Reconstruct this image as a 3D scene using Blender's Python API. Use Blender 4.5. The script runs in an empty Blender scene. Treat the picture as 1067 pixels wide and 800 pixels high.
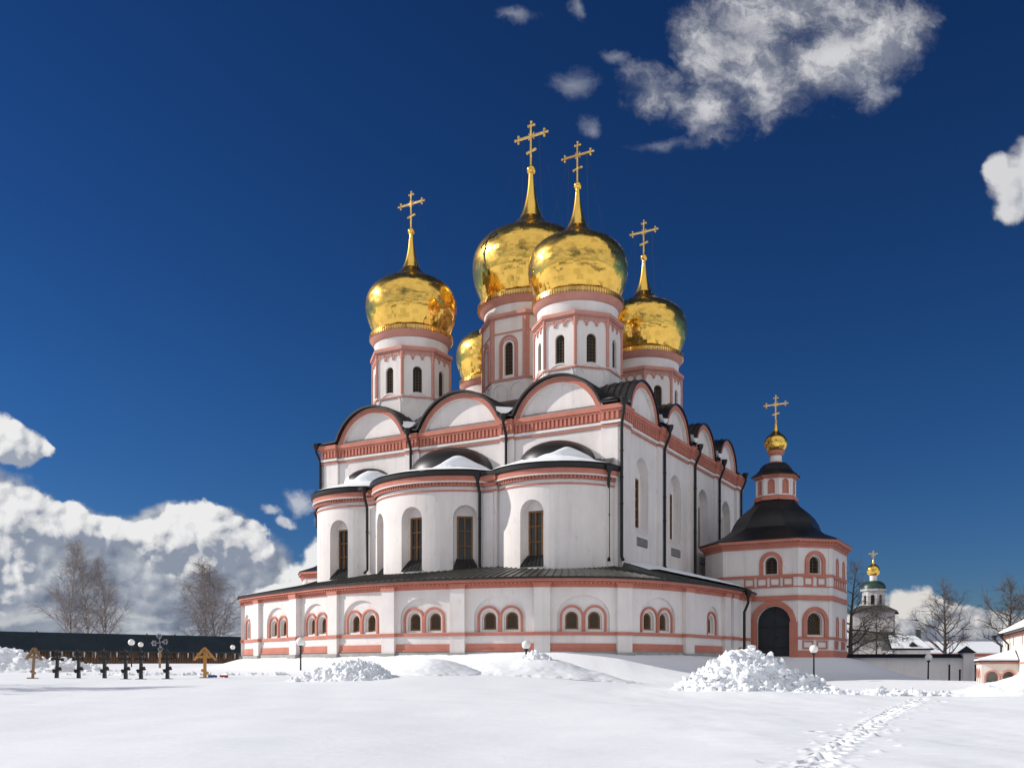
import bpy, bmesh, math, random
import numpy as np
from mathutils import Vector, Matrix, noise
from mathutils.geometry import delaunay_2d_cdt

R = math.radians
random.seed(7)
scene = bpy.context.scene
COL = scene.collection
EYE = 1.7            # the photographer's eye above the snow at his feet
F = 1000.0           # focal length in photo pixels

def PX(x, Y): return (x - 533.5) / F * Y          # across, at depth Y
def PZ(y, Y): return EYE + (697.0 - y) / F * Y    # height, at depth Y

# ------------------------------------------------------------------ objects
def tag(o, label=None, cat=None, group=None, kind=None):
    if label: o['label'] = label
    if cat: o['category'] = cat
    if group: o['group'] = group
    if kind: o['kind'] = kind
    return o

def empty(name, loc, rz=0.0, label=None, cat=None, group=None):
    o = bpy.data.objects.new(name, None)
    o.location = loc; o.rotation_euler = (0, 0, rz)
    o.empty_display_size = 0.5
    COL.objects.link(o)
    return tag(o, label, cat, group)

def copy_tree(o, parent=None):
    c = o.copy(); COL.objects.link(c)
    if parent: c.parent = parent
    for ch in list(o.children): copy_tree(ch, c)
    return c

class MB:
    def __init__(self):
        self.v = []; self.f = []; self.mi = []; self.cur = 0; self.off = (0, 0, 0)
    def add(self, vs, fs):
        n = len(self.v)
        self.v.extend([tuple(p) for p in vs])
        for f in fs:
            self.f.append(tuple(i + n for i in f)); self.mi.append(self.cur)
    def quad(self, a, b, c, d): self.add([a, b, c, d], [(0, 1, 2, 3)])
    def box(self, x0, x1, y0, y1, z0, z1):
        self.add([(x0,y0,z0),(x1,y0,z0),(x1,y1,z0),(x0,y1,z0),(x0,y0,z1),(x1,y0,z1),(x1,y1,z1),(x0,y1,z1)],
                 [(3,2,1,0),(4,5,6,7),(0,1,5,4),(1,2,6,5),(2,3,7,6),(3,0,4,7)])
    def obox(self, c, ax, ay, az):
        c, ax, ay, az = map(Vector, (c, ax, ay, az))
        vs = [c - ax - ay - az, c + ax - ay - az, c + ax + ay - az, c - ax + ay - az,
              c - ax - ay + az, c + ax - ay + az, c + ax + ay + az, c - ax + ay + az]
        self.add(vs, [(3,2,1,0),(4,5,6,7),(0,1,5,4),(1,2,6,5),(2,3,7,6),(3,0,4,7)])
    def bar(self, a, b, w, h=None):
        """square-section bar from a to b"""
        a, b = Vector(a), Vector(b); d = (b - a)
        L = d.length
        if L < 1e-6: return
        d /= L
        up = Vector((0, 0, 1)) if abs(d.z) < 0.95 else Vector((1, 0, 0))
        s = d.cross(up).normalized(); t = s.cross(d)
        self.obox((a + b) / 2, d * L / 2, s * w / 2, t * (h or w) / 2)
    def tube(self, pts, rad, n=6, cap=True):
        pts = [Vector(p) for p in pts]
        if not hasattr(rad, '__len__'): rad = [rad] * len(pts)
        vs = []; fs = []; ref = None
        for i, p in enumerate(pts):
            d = (pts[min(i + 1, len(pts) - 1)] - pts[max(i - 1, 0)])
            if d.length < 1e-9: d = Vector((0, 0, 1))
            d.normalize()
            if ref is None: ref = Vector((1, 0, 0)) if abs(d.x) < 0.9 else Vector((0, 1, 0))
            s = (ref - d * ref.dot(d))
            if s.length < 1e-6: s = d.orthogonal()
            s.normalize(); ref = s; t = d.cross(s)
            for k in range(n):
                a = 2 * math.pi * k / n
                vs.append(p + (s * math.cos(a) + t * math.sin(a)) * rad[i])
        for i in range(len(pts) - 1):
            for k in range(n):
                k2 = (k + 1) % n
                fs.append((i*n + k, i*n + k2, (i+1)*n + k2, (i+1)*n + k))
        if cap and n > 2:
            fs.append(tuple(range(n - 1, -1, -1))); m = (len(pts) - 1) * n
            fs.append(tuple(m + k for k in range(n)))
        self.add(vs, fs)
    def lathe(self, prof, n=32, c=(0, 0, 0), a0=0.0):
        vs = []; fs = []
        for r, z in prof:
            for k in range(n):
                a = a0 + 2 * math.pi * k / n
                vs.append((c[0] + r * math.cos(a), c[1] + r * math.sin(a), c[2] + z))
        for i in range(len(prof) - 1):
            for k in range(n):
                k2 = (k + 1) % n
                fs.append((i*n + k, i*n + k2, (i+1)*n + k2, (i+1)*n + k))
        self.add(vs, fs)
    def ball(self, c, r, n=10, sz=1.0):
        prof = [(max(r * math.sin(math.pi * i / n), 1e-4), -r * sz * math.cos(math.pi * i / n)) for i in range(n + 1)]
        self.lathe(prof, max(6, n), c)
    def prism(self, poly, z0, z1, cap=True):
        n = len(poly)
        vs = [(x, y, z0) for x, y in poly] + [(x, y, z1) for x, y in poly]
        fs = [(i, (i + 1) % n, n + (i + 1) % n, n + i) for i in range(n)]
        if cap: fs += [tuple(range(n - 1, -1, -1)), tuple(range(n, 2 * n))]
        self.add(vs, fs)
    def build(self, name, mats, parent=None, smooth=None, off=None, weld=True):
        if not isinstance(mats, (list, tuple)): mats = [mats]
        off = off if off is not None else self.off
        me = bpy.data.meshes.new(name)
        if off != (0, 0, 0):
            vv = [(p[0] + off[0], p[1] + off[1], p[2] + off[2]) for p in self.v]
        else: vv = self.v
        me.from_pydata(vv, [], self.f)
        for m in mats: me.materials.append(m)
        me.polygons.foreach_set('material_index', self.mi)
        if weld:
            bm = bmesh.new(); bm.from_mesh(me)
            bmesh.ops.remove_doubles(bm, verts=bm.verts, dist=2e-4)
            bmesh.ops.recalc_face_normals(bm, faces=bm.faces)
            bm.to_mesh(me); bm.free()
        if smooth:
            me.polygons.foreach_set('use_smooth', [True] * len(me.polygons))
            if smooth < 179: me.set_sharp_from_angle(angle=R(smooth))
        me.update()
        o = bpy.data.objects.new(name, me); COL.objects.link(o)
        if parent: o.parent = parent
        return o

# ---------------------------------------------- wall maps: (along u, height v, outward o) -> xyz
def plane_map(p0, ud, n):
    return lambda u, v, o: (p0[0] + ud[0]*u + n[0]*o, p0[1] + ud[1]*u + n[1]*o, v)
def arc_map(cx, cy, r):
    return lambda u, v, o: (cx + (r + o) * math.sin(u / r), cy - (r + o) * math.cos(u / r), v)
class PolyMap:
    def __init__(self, pts):
        self.p = [Vector((x, y)) for x, y in pts]; self.s = [0.0]
        for a, b in zip(self.p, self.p[1:]): self.s.append(self.s[-1] + (b - a).length)
        self.L = self.s[-1]
    def frame(self, u):
        u = min(max(u, 0.0), self.L)
        i = int(np.searchsorted(self.s, u, side='right')) - 1
        i = min(max(i, 0), len(self.p) - 2)
        t = (u - self.s[i]) / max(self.s[i+1] - self.s[i], 1e-9)
        pos = self.p[i].lerp(self.p[i+1], t)
        def tan(j):
            a = self.p[max(j-1, 0)]; b = self.p[min(j+1, len(self.p)-1)]
            return (b - a).normalized()
        d = tan(i).lerp(tan(i+1), t).normalized()
        return pos, d, Vector((d.y, -d.x))
    def __call__(self, u, v, o):
        p, d, n = self.frame(u)
        return (p.x + n.x*o, p.y + n.y*o, v)

def inside(poly, x, y):
    c = False; n = len(poly); j = n - 1
    for i in range(n):
        xi, yi = poly[i]; xj, yj = poly[j]
        if (yi > y) != (yj > y) and x < (xj - xi) * (y - yi) / (yj - yi) + xi: c = not c
        j = i
    return c

def arch(cu, w, v0, vs, n=12, rise=None):
    rise = w / 2 if rise is None else rise
    p = [(cu - w/2, v0), (cu + w/2, v0)]
    p += [(cu + w/2 * math.cos(math.pi*k/n), vs + rise * math.sin(math.pi*k/n)) for k in range(n + 1)]
    return p
def arch_path(cu, w, v0, vs, n=12, rise=None):
    rise = w / 2 if rise is None else rise
    p = [(cu + w/2, v0)]
    p += [(cu + w/2 * math.cos(math.pi*k/n), vs + rise * math.sin(math.pi*k/n)) for k in range(n + 1)]
    return p + [(cu - w/2, v0)]
def rect(u0, u1, v0, v1): return [(u0, v0), (u1, v0), (u1, v1), (u0, v1)]

def panel(mb, m, outer, holes=(), o=0.0, depth=0.0, ustep=None, depths=None):
    pts = []; edges = []
    def loop(pl):
        b = len(pts); pts.extend([Vector(p) for p in pl])
        edges.extend([(b + i, b + (i + 1) % len(pl)) for i in range(len(pl))])
    loop(outer)
    for h in holes: loop(h)
    if ustep:
        us = [p[0] for p in outer]; vs = [p[1] for p in outer]
        u0, u1, v0, v1 = min(us), max(us), min(vs), max(vs)
        k = max(1, int((u1 - u0) / ustep))
        for i in range(1, k):
            b = len(pts); u = u0 + (u1 - u0) * i / k
            pts.append(Vector((u, v0))); pts.append(Vector((u, v1))); edges.append((b, b + 1))
    V, E, Fc, *_ = delaunay_2d_cdt(pts, edges, [], 0, 1e-6)
    keep = []
    for f in Fc:
        cx = sum(V[i].x for i in f) / len(f); cy = sum(V[i].y for i in f) / len(f)
        if inside(outer, cx, cy) and not any(inside(h, cx, cy) for h in holes): keep.append(f)
    mb.add([m(p.x, p.y, o) for p in V], keep)
    for j, h in enumerate(holes):
        d = depths[j] if depths else depth
        if d:
            n = len(h)
            mb.add([m(p[0], p[1], o) for p in h] + [m(p[0], p[1], o - d) for p in h],
                   [(i, (i + 1) % n, n + (i + 1) % n, n + i) for i in range(n)])

def band(mb, m, u0, u1, v0, v1, o1, o0=-0.02, du=0.8):
    k = max(1, int(math.ceil((u1 - u0) / du)))
    vs = []; fs = []
    for i in range(k + 1):
        u = u0 + (u1 - u0) * i / k
        vs += [m(u, v0, o0), m(u, v0, o1), m(u, v1, o1), m(u, v1, o0)]
    for i in range(k):
        a = 4 * i; b = a + 4
        fs += [(a, b, b+1, a+1), (a+1, b+1, b+2, a+2), (a+2, b+2, b+3, a+3)]
    fs += [(0, 1, 2, 3), (4*k + 3, 4*k + 2, 4*k + 1, 4*k)]
    mb.add(vs, fs)

def trim(mb, m, path, w, o1, o0=-0.02, closed=False):
    n = len(path); L = []; Rr = []
    for i, p in enumerate(path):
        if closed: a = path[i-1]; b = path[(i+1) % n]
        else: a = path[max(i-1, 0)]; b = path[min(i+1, n-1)]
        d1 = Vector((p[0]-a[0], p[1]-a[1])); d2 = Vector((b[0]-p[0], b[1]-p[1]))
        if d1.length < 1e-9: d1 = d2
        if d2.length < 1e-9: d2 = d1
        d1 = d1.normalized(); d2 = d2.normalized()
        n1 = Vector((-d1.y, d1.x)); n2 = Vector((-d2.y, d2.x)); nn = (n1 + n2)
        nn = nn.normalized() if nn.length > 1e-6 else n1
        k = 1.0 / max(nn.dot(n1), 0.5)
        L.append((p[0] + nn.x*w/2*k, p[1] + nn.y*w/2*k)); Rr.append((p[0] - nn.x*w/2*k, p[1] - nn.y*w/2*k))
    vs = []; fs = []
    for l, r in zip(L, Rr):
        vs += [m(l[0], l[1], o0), m(l[0], l[1], o1), m(r[0], r[1], o1), m(r[0], r[1], o0)]
    for i in range(n if closed else n - 1):
        a = 4 * i; b = 4 * ((i + 1) % n)
        fs += [(a, b, b+1, a+1), (a+1, b+1, b+2, a+2), (a+2, b+2, b+3, a+3)]
    if not closed: fs += [(0, 1, 2, 3), (4*n-1, 4*n-2, 4*n-3, 4*n-4)]
    mb.add(vs, fs)

def dentils(mb, m, u0, u1, v0, v1, o1, o0, pitch, fill=0.5):
    k = max(1, int(round((u1 - u0) / pitch))); st = (u1 - u0) / k
    for i in range(k):
        a = u0 + st * (i + 0.5 - fill / 2); b = a + st * fill
        vs = [m(a,v0,o0), m(b,v0,o0), m(b,v0,o1), m(a,v0,o1), m(a,v1,o0), m(b,v1,o0), m(b,v1,o1), m(a,v1,o1)]
        mb.add(vs, [(3,2,1,0),(4,5,6,7),(0,1,5,4),(1,2,6,5),(2,3,7,6),(3,0,4,7)])

# ------------------------------------------------------------------ materials
def new_mat(name):
    m = bpy.data.materials.new(name); m.use_nodes = True
    nt = m.node_tree; b = nt.nodes['Principled BSDF']
    return m, nt, b
def ramp(nt, fac, stops):
    r = nt.nodes.new('ShaderNodeValToRGB'); e = r.color_ramp.elements
    while len(e) < len(stops): e.new(0.5)
    for el, (p, c) in zip(e, stops):
        el.position = p; el.color = (*c, 1) if len(c) == 3 else c
    nt.links.new(fac, r.inputs[0]); return r.outputs[0]
def noise_tex(nt, scale, detail=6, rough=0.6, vec=None, dist=0.0):
    t = nt.nodes.new('ShaderNodeTexNoise'); t.inputs['Scale'].default_value = scale
    t.inputs['Detail'].default_value = detail; t.inputs['Roughness'].default_value = rough
    t.inputs['Distortion'].default_value = dist
    if vec: nt.links.new(vec, t.inputs['Vector'])
    return t.outputs['Fac']
def obj_vec(nt, scale=(1, 1, 1)):
    tc = nt.nodes.new('ShaderNodeTexCoord'); mp = nt.nodes.new('ShaderNodeMapping')
    mp.inputs['Scale'].default_value = scale
    nt.links.new(tc.outputs['Object'], mp.inputs['Vector']); return mp.outputs['Vector']
def bump(nt, b, h, strength=0.3, dist=0.02):
    n = nt.nodes.new('ShaderNodeBump'); n.inputs['Strength'].default_value = strength
    n.inputs['Distance'].default_value = dist
    nt.links.new(h, n.inputs['Height']); nt.links.new(n.outputs['Normal'], b.inputs['Normal'])

def mat_mottled(name, c0, c1, scale=0.6, rough=0.85, bmp=0.2, bdist=0.02, fine=6.0, metal=0.0, stretch=(1,1,1), lo=0.35, hi=0.7, spec=0.3):
    m, nt, b = new_mat(name)
    v = obj_vec(nt, stretch)
    n1 = noise_tex(nt, scale, 8, 0.65, v)
    c = ramp(nt, n1, [(lo, c0), (hi, c1)])
    nt.links.new(c, b.inputs['Base Color'])
    b.inputs['Roughness'].default_value = rough; b.inputs['Metallic'].default_value = metal
    b.inputs['Specular IOR Level'].default_value = spec
    if bmp: bump(nt, b, noise_tex(nt, fine, 6, 0.6, obj_vec(nt)), bmp, bdist)
    return m

def plaster(name, c0, c1, c2):
    m, nt, b = new_mat(name)
    v = obj_vec(nt, (1, 1, 0.35))
    base = ramp(nt, noise_tex(nt, 0.35, 8, 0.65, v), [(0.3, c1), (0.62, c0)])
    dirt = ramp(nt, noise_tex(nt, 1.7, 10, 0.7, obj_vec(nt, (1, 1, 0.6))), [(0.60, (0, 0, 0)), (0.74, (1, 1, 1))])
    mx = nt.nodes.new('ShaderNodeMixRGB'); nt.links.new(dirt, mx.inputs[0]); nt.links.new(base, mx.inputs[1])
    mx.inputs[2].default_value = (*c2, 1)
    # rain streaks and rising damp patches
    st = ramp(nt, noise_tex(nt, 1.6, 7, .65, obj_vec(nt, (1, 1, .07))), [(.52, (1, 1, 1)), (.75, (.87, .855, .845))])
    pt = ramp(nt, noise_tex(nt, .22, 5, .6, obj_vec(nt)), [(.42, (.93, .92, .915)), (.60, (1, 1, 1))])
    m2 = nt.nodes.new('ShaderNodeMixRGB'); m2.blend_type = 'MULTIPLY'; m2.inputs[0].default_value = 1
    nt.links.new(mx.outputs[0], m2.inputs[1]); nt.links.new(st, m2.inputs[2])
    m3 = nt.nodes.new('ShaderNodeMixRGB'); m3.blend_type = 'MULTIPLY'; m3.inputs[0].default_value = 1
    nt.links.new(m2.outputs[0], m3.inputs[1]); nt.links.new(pt, m3.inputs[2]); nt.links.new(m3.outputs[0], b.inputs['Base Color'])
    b.inputs['Roughness'].default_value = 0.9; b.inputs['Specular IOR Level'].default_value = 0.2
    bump(nt, b, noise_tex(nt, 1.6, 9, 0.62, obj_vec(nt)), 0.35, 0.05)
    return m
WHITE = plaster('lime_plaster', (.805, .76, .735), (.73, .68, .66), (.58, .53, .50))
SHADEDWASH = plaster('shade_toned_limewash', (.50, .48, .475), (.42, .40, .395), (.34, .32, .31))  # white limewash darkened so the far church's shade sits in its colour
CREAM = plaster('cream_plaster', (.80, .74, .68), (.72, .66, .60), (.62, .56, .50))
RED = mat_mottled('terracotta_paint', (.47, .17, .122), (.56, .225, .165), 0.9, 0.85, 0.3, 0.02, 5.0)
PINKRED = mat_mottled('faded_terracotta_paint', (.51, .235, .185), (.59, .29, .235), 0.9, 0.85, 0.2)
BLACK = mat_mottled('black_roof_metal', (.012, .012, .013), (.028, .027, .027), 0.5, 0.42, 0.15, 0.02, 1.2, 0.3, spec=0.5)
GREYROOF = mat_mottled('weathered_sheet_metal', (.050, .050, .044), (.105, .104, .09), 0.8, 0.42, 0.15, 0.02, 1.2, 0.2, spec=0.5)
PIPE = mat_mottled('black_pipe_paint', (.012, .012, .013), (.022, .021, .021), 1.0, 0.4, 0)
WOOD = mat_mottled('varnished_brown_wood', (.16, .075, .025), (.26, .13, .045), 3.0, 0.5, 0.1)
GLASS = mat_mottled('dark_window_glass', (.012, .014, .016), (.035, .037, .04), 0.8, 0.12, 0.05, 0.02, 0.7, 0.0, spec=0.5)
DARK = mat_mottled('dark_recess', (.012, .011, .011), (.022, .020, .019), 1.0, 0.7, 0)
DOORM = mat_mottled('slate_door_paint', (.022, .026, .034), (.032, .036, .045), 1.0, 0.6, 0.1)
LATT = mat_mottled('wooden_lattice', (.10, .062, .034), (.15, .095, .05), 1.0, 0.6, 0)
CABLE = mat_mottled('thin_cable', (.02, .025, .04), (.03, .035, .05), 1.0, 0.6, 0)
CONC = mat_mottled('grey_stone_base', (.28, .27, .26), (.40, .39, .37), 1.5, 0.9, 0.3)
GREEN = mat_mottled('green_roof_paint', (.012, .042, .032), (.022, .06, .045), 0.6, 0.4, 0, spec=0.5)
WALLROOF = mat_mottled('dark_slate_blue_roof', (.026, .038, .045), (.038, .053, .060), 0.4, 0.5, 0.2, 0.03, 2.0)
PLANK = None

def gold(name, col, rough):
    m, nt, b = new_mat(name)
    v = obj_vec(nt)
    n = noise_tex(nt, 1.3, 6, 0.6, v)
    c = ramp(nt, n, [(0.3, tuple(k * 0.85 for k in col)), (0.65, col)])
    ge = nt.nodes.new('ShaderNodeNewGeometry')
    pc = ramp(nt, ge.outputs['Random Per Island'], [(0.0, (.78, .76, .72)), (.25, (1, 1, 1)), (1.0, (1, 1, 1))])
    mx = nt.nodes.new('ShaderNodeMixRGB'); mx.blend_type = 'MULTIPLY'; mx.inputs[0].default_value = 1
    nt.links.new(c, mx.inputs[1]); nt.links.new(pc, mx.inputs[2]); c = mx.outputs[0]
    nt.links.new(c, b.inputs['Base Color'])
    b.inputs['Metallic'].default_value = 1.0
    rr = ramp(nt, noise_tex(nt, 2.5, 5, 0.6, v), [(0.3, (rough*0.7,)*3), (0.7, (rough*1.5,)*3)])
    nt.links.new(rr, b.inputs['Roughness'])
    bump(nt, b, noise_tex(nt, 0.9, 3, 0.5, v), 0.32, 0.05)
    return m
def burnished(m, k, rough):
    """hand-burnished sheet: a second, broader gloss lobe under the mirror one"""
    nt = m.node_tree; b = nt.nodes['Principled BSDF']; out = [n for n in nt.nodes if n.type == 'OUTPUT_MATERIAL'][0]
    g = nt.nodes.new('ShaderNodeBsdfAnisotropic'); g.inputs['Roughness'].default_value = rough
    col = b.inputs['Base Color'].links[0].from_socket; nt.links.new(col, g.inputs['Color'])
    nt.links.new(b.inputs['Normal'].links[0].from_socket, g.inputs['Normal'])
    mx = nt.nodes.new('ShaderNodeMixShader'); mx.inputs[0].default_value = k
    nt.links.new(b.outputs[0], mx.inputs[1]); nt.links.new(g.outputs[0], mx.inputs[2]); nt.links.new(mx.outputs[0], out.inputs[0])
    return m
GOLD = gold('gilded_sheet', (1.0, .625, .135), 0.09)
burnished(GOLD, .26, .36)
GOLDM = gold('matt_gilding', (.95, .62, .19), 0.24)

def snow_mat():
    m, nt, b = new_mat('snow')
    v = obj_vec(nt)
    c = ramp(nt, noise_tex(nt, 0.12, 6, 0.6, v), [(0.3, (.85, .875, .912)), (0.7, (.88, .902, .932))])
    nt.links.new(c, b.inputs['Base Color'])
    b.inputs['Roughness'].default_value = 0.75; b.inputs['Specular IOR Level'].default_value = 0.25
    b.inputs['Subsurface Weight'].default_value = 0.0
    bump(nt, b, noise_tex(nt, 1.6, 12, 0.62, v), 0.45, 0.05)
    return m
SNOW = snow_mat()
SKY_SAT, SKY_VAL, SKY_GAM, SKY_TINT = 1.12, 0.40, 1.42, (.48, .755, 1.0)
# =====================================================================  CATHEDRAL
# Local frame: x runs along the apse front (0 = the near corner, negative to the south), y runs back along the
# north side, z is measured from the photographer's eye and shifted by BZ at build time.
ROT = R(-29.5)
BZ = 1.2
CORNER = (8.92, 80.0, EYE + BZ)
def L2W(x, y):
    c, s = math.cos(ROT), math.sin(ROT)
    return (CORNER[0] + x*c - y*s, CORNER[1] + x*s + y*c)
cath = empty('cathedral', CORNER, ROT, 'white five-domed cathedral with golden onion domes and terracotta trim standing on the snowy mound', 'cathedral')
OFF = (0, 0, -BZ)
def M():
    b = MB(); b.off = OFF; return b
W_, L_ = 31.5, 34.8
front = plane_map((-W_, 0), (1, 0), (0, -1))
side = plane_map((0, 0), (0, 1), (1, 0))
rearm = plane_map((0, L_), (-1, 0), (0, 1))
southm = plane_map((-W_, L_), (0, -1), (-1, 0))
FA = [(-29.8, -21.7), (-20.1, -11.3), (-9.9, -1.5)]
SA = [(1.9, 8.6), (10.5, 17.2), (19.0, 25.3), (27.0, 33.1)]
f_arcs = [(a + W_, b + W_) for a, b in FA]
RA = [(1.5, 9.9), (11.3, 20.1), (21.7, 29.8)]
SO = [(L_ - b, L_ - a) for a, b in SA][::-1]
ZT, RISE = 22.0, 3.15
CORN0 = 20.6

# ---- walls
mb = M()
panel(mb, front, rect(0, W_, 0, ZT), o=0)
nich = []
for a, b in SA:
    c = (a + b) / 2 - 0.15; nich.append(c)
holes = [arch(c, 3.1, 11.9, 17.0) for c in nich]
panel(mb, side, rect(0, L_, 0, ZT), holes, o=0, depth=0.75)
for c in nich: panel(mb, side, arch(c, 3.1, 11.9, 17.0), [rect(c - 0.95, c + 0.95, 12.4, 16.9)], o=-0.75, depth=0.15)
panel(mb, rearm, rect(0, W_, 0, ZT)); panel(mb, southm, rect(0, L_, 0, ZT))
for c in nich:   # sloping sills
    mb.add([side(c-1.55, 11.85, 0.02), side(c+1.55, 11.85, 0.02), side(c+1.55, 12.6, -0.74), side(c-1.55, 12.6, -0.74)], [(0,1,2,3)])
# pilasters
def pilasters(m, arcs, L, o=0.28):
    edges = [0.0]
    for a, b in arcs: edges += [a, b]
    edges.append(L)
    return [(edges[i], edges[i+1]) for i in range(0, len(edges), 2)]
for m, arcs, L in ((front, f_arcs, W_), (side, SA, L_), (rearm, RA, W_), (southm, SO, L_)):
    for a, b in pilasters(m, arcs, L):
        band(mb, m, a - (0.28 if a == 0 else 0), b + (0.28 if b == L else 0), 0, CORN0 - 0.3, 0.28, 0, 5)
wall = mb.build('wall', WHITE, cath)

# ---- cornice (frieze with little arches) and gables
mb = M(); mbw = M()
for m, arcs, L in ((front, f_arcs, W_), (side, SA, L_), (rearm, RA, W_), (southm, SO, L_)):
    segs = []; edges = [0.0]
    for a, b in arcs: edges += [a, b]
    edges.append(L)
    for i in range(len(edges) - 1):
        a, b = edges[i], edges[i+1]; pil = i % 2 == 0; e = 0.28 if pil else 0.0
        a2 = a - (0.28 if i == 0 else 0); b2 = b + (0.28 if i == len(edges) - 2 else 0)
        x = 0.16 if i == 0 else 0; y = 0.16 if i == len(edges) - 2 else 0
        band(mb, m, a2, b2, CORN0 + 0.12, ZT - 0.12, 0.10 + e, 0, 6)
        band(mb, m, a2 - x*2, b2 + y*2, ZT - 0.36, ZT + 0.02, 0.36 + e, 0.02, 6)
        band(mb, m, a2 - x, b2 + y, ZT - 0.55, ZT - 0.36, 0.27 + e, 0.02, 6)
        dentils(mb, m, a2, b2, CORN0 + 0.22, ZT - 0.55, 0.24 + e, 0.02, 0.40, 0.52)
        band(mbw, m, a2 - x*.8, b2 + y*.8, CORN0 - 0.10, CORN0 + 0.13, 0.17 + e, 0.0, 6)
        band(mb, m, a2 - x*.6, b2 + y*.6, CORN0 - 0.33, CORN0 - 0.2, 0.12 + e, 0.0, 6)
mb.build('cornice', RED, cath)
mbw.build('cornice_moulding', WHITE, cath)

def arc_pts(a, b, rise, n=22, grow=0.0, z0=ZT):
    w = (b - a) / 2; Rr = (w*w + rise*rise) / (2*rise); cz = z0 + rise - Rr; c = (a + b) / 2
    th = math.acos(max(-1, min(1, (z0 - cz) / (Rr + 0)))) ; Rg = Rr + grow
    return [(c - Rg*math.sin(th - 2*th*k/n), cz + Rg*math.cos(th - 2*th*k/n)) for k in range(n + 1)]
for m, arcs, tag_ in ((front, f_arcs, 1), (side, SA, 1), (rearm, RA, 0), (southm, SO, 0)):
    for a, b in arcs:
        g = M()
        out = arc_pts(a, b, RISE, grow=0.12)
        inn = arc_pts(a + 0.52, b - 0.52, RISE - 0.50)
        outer = [(out[0][0], ZT - 0.05)] + out + [(out[-1][0], ZT - 0.05)]
        hole = inn
        panel(g, m, outer, [hole], o=0.12, depth=0.36)
        panel(g, m, hole, o=-0.24)
        gab = g.build('arched_gable', WHITE, cath)
        t = M(); mid = arc_pts(a + 0.26, b - 0.26, RISE - 0.25)
        trim(t, m, mid, 0.42, 0.18, 0.10)
        t.build('arch_band', RED, gab)

# ---- roof of barrel vaults behind every gable
mb = M()
def roof_profile(arcs, L, zv=22.42, grow=0.20):
    p = [(-0.85, zv - 0.1)]
    for a, b in arcs:
        q = [x for x in arc_pts(a, b, RISE, n=26, grow=grow) if x[1] > zv + 0.05]
        p.append((q[0][0] - 0.05, zv)); p += q; p.append((q[-1][0] + 0.05, zv))
    p.append((L + 0.85, zv - 0.1)); return p
for m, arcs, L, dep in ((front, f_arcs, W_, L_/2), (side, SA, L_, W_/2), (rearm, RA, W_, L_/2), (southm, SO, L_, W_/2)):
    p = roof_profile(arcs, L); n = len(p)
    ov = 0.60 if arcs is f_arcs else 0.30
    low = []
    for i, (u, v) in enumerate(p):
        a = p[max(i-1, 0)]; b = p[min(i+1, n-1)]; d = Vector((b[0]-a[0], b[1]-a[1])).normalized()
        low.append((u + d.y*0.17, v - d.x*0.17))
    clampu = lambda u: u
    cl = lambda u: min(max(u, 0.1), L - 0.1)
    vs = [m(u, v, ov) for u, v in p] + [m(u, v, 0.12) for u, v in p] + [m(cl(u), v, -0.05) for u, v in p] + [m(cl(u), v, -dep) for u, v in p]
    for q in range(3): mb.add(vs[q*n:(q+2)*n], [(i, i+1, n+i+1, n+i) for i in range(n-1)])
    vs = [m(u, v, ov) for u, v in p] + [m(u, v, ov) for u, v in low] + [m(u, v, -0.1) for u, v in low]
    mb.add(vs, [(i, i+1, n+i+1, n+i) for i in range(n-1)] + [(n+i, n+i+1, 2*n+i+1, 2*n+i) for i in range(n-1)])
roof = mb.build('roof', BLACK, cath, smooth=30, weld=False)
# standing seams on the barrels that face the photographer
mb = M()
for m, arcs, L, dep in ((front, f_arcs, W_, 7.0), (side, SA, L_, 7.0)):
    for a, b in arcs:
        q = [x for x in arc_pts(a, b, RISE, n=26, grow=0.25) if x[1] > 22.5]
        k = 0.3
        while k < dep:
            mb.tube([m(u, v, -k) for u, v in q], 0.035, 4, False); k += 0.62
mb.build('roof_seams', BLACK, roof)

# ---- side niches: windows and vents
for c in nich:
    g = M(); u0, u1, v0, v1 = c - 0.95, c + 0.95, 12.4, 16.9
    trim(g, side, [(u0+.07,v0+.07),(u1-.07,v0+.07),(u1-.07,v1-.07),(u0+.07,v1-.07)], 0.14, -0.70, -0.88, True)
    band(g, side, c-.05, c+.05, v0, v1, -0.74, -0.88)
    for k in range(1, 5): band(g, side, u0, u1, v0+(v1-v0)*k/5-.04, v0+(v1-v0)*k/5+.04, -0.76, -0.88)
    w = g.build('niche_window', WOOD, cath)
    g = M(); g.quad(side(u0,v0,-.84), side(u1,v0,-.84), side(u1,v1,-.84), side(u0,v1,-.84)); g.build('pane', GLASS, w)
for c in nich[:3]:
    g = M(); a, b = c - 1.2, c + 1.2
    band(g, side, a, b, 10.75, 11.5, 0.03)
    v = g.build('vent_grille', DARK, cath)
    g = M()
    for k in range(13): band(g, side, a + (b-a)*k/12 - .035, a + (b-a)*k/12 + .035, 10.8, 11.45, 0.07, 0.02)
    g.build('grille_bar', CONC, v)

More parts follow.
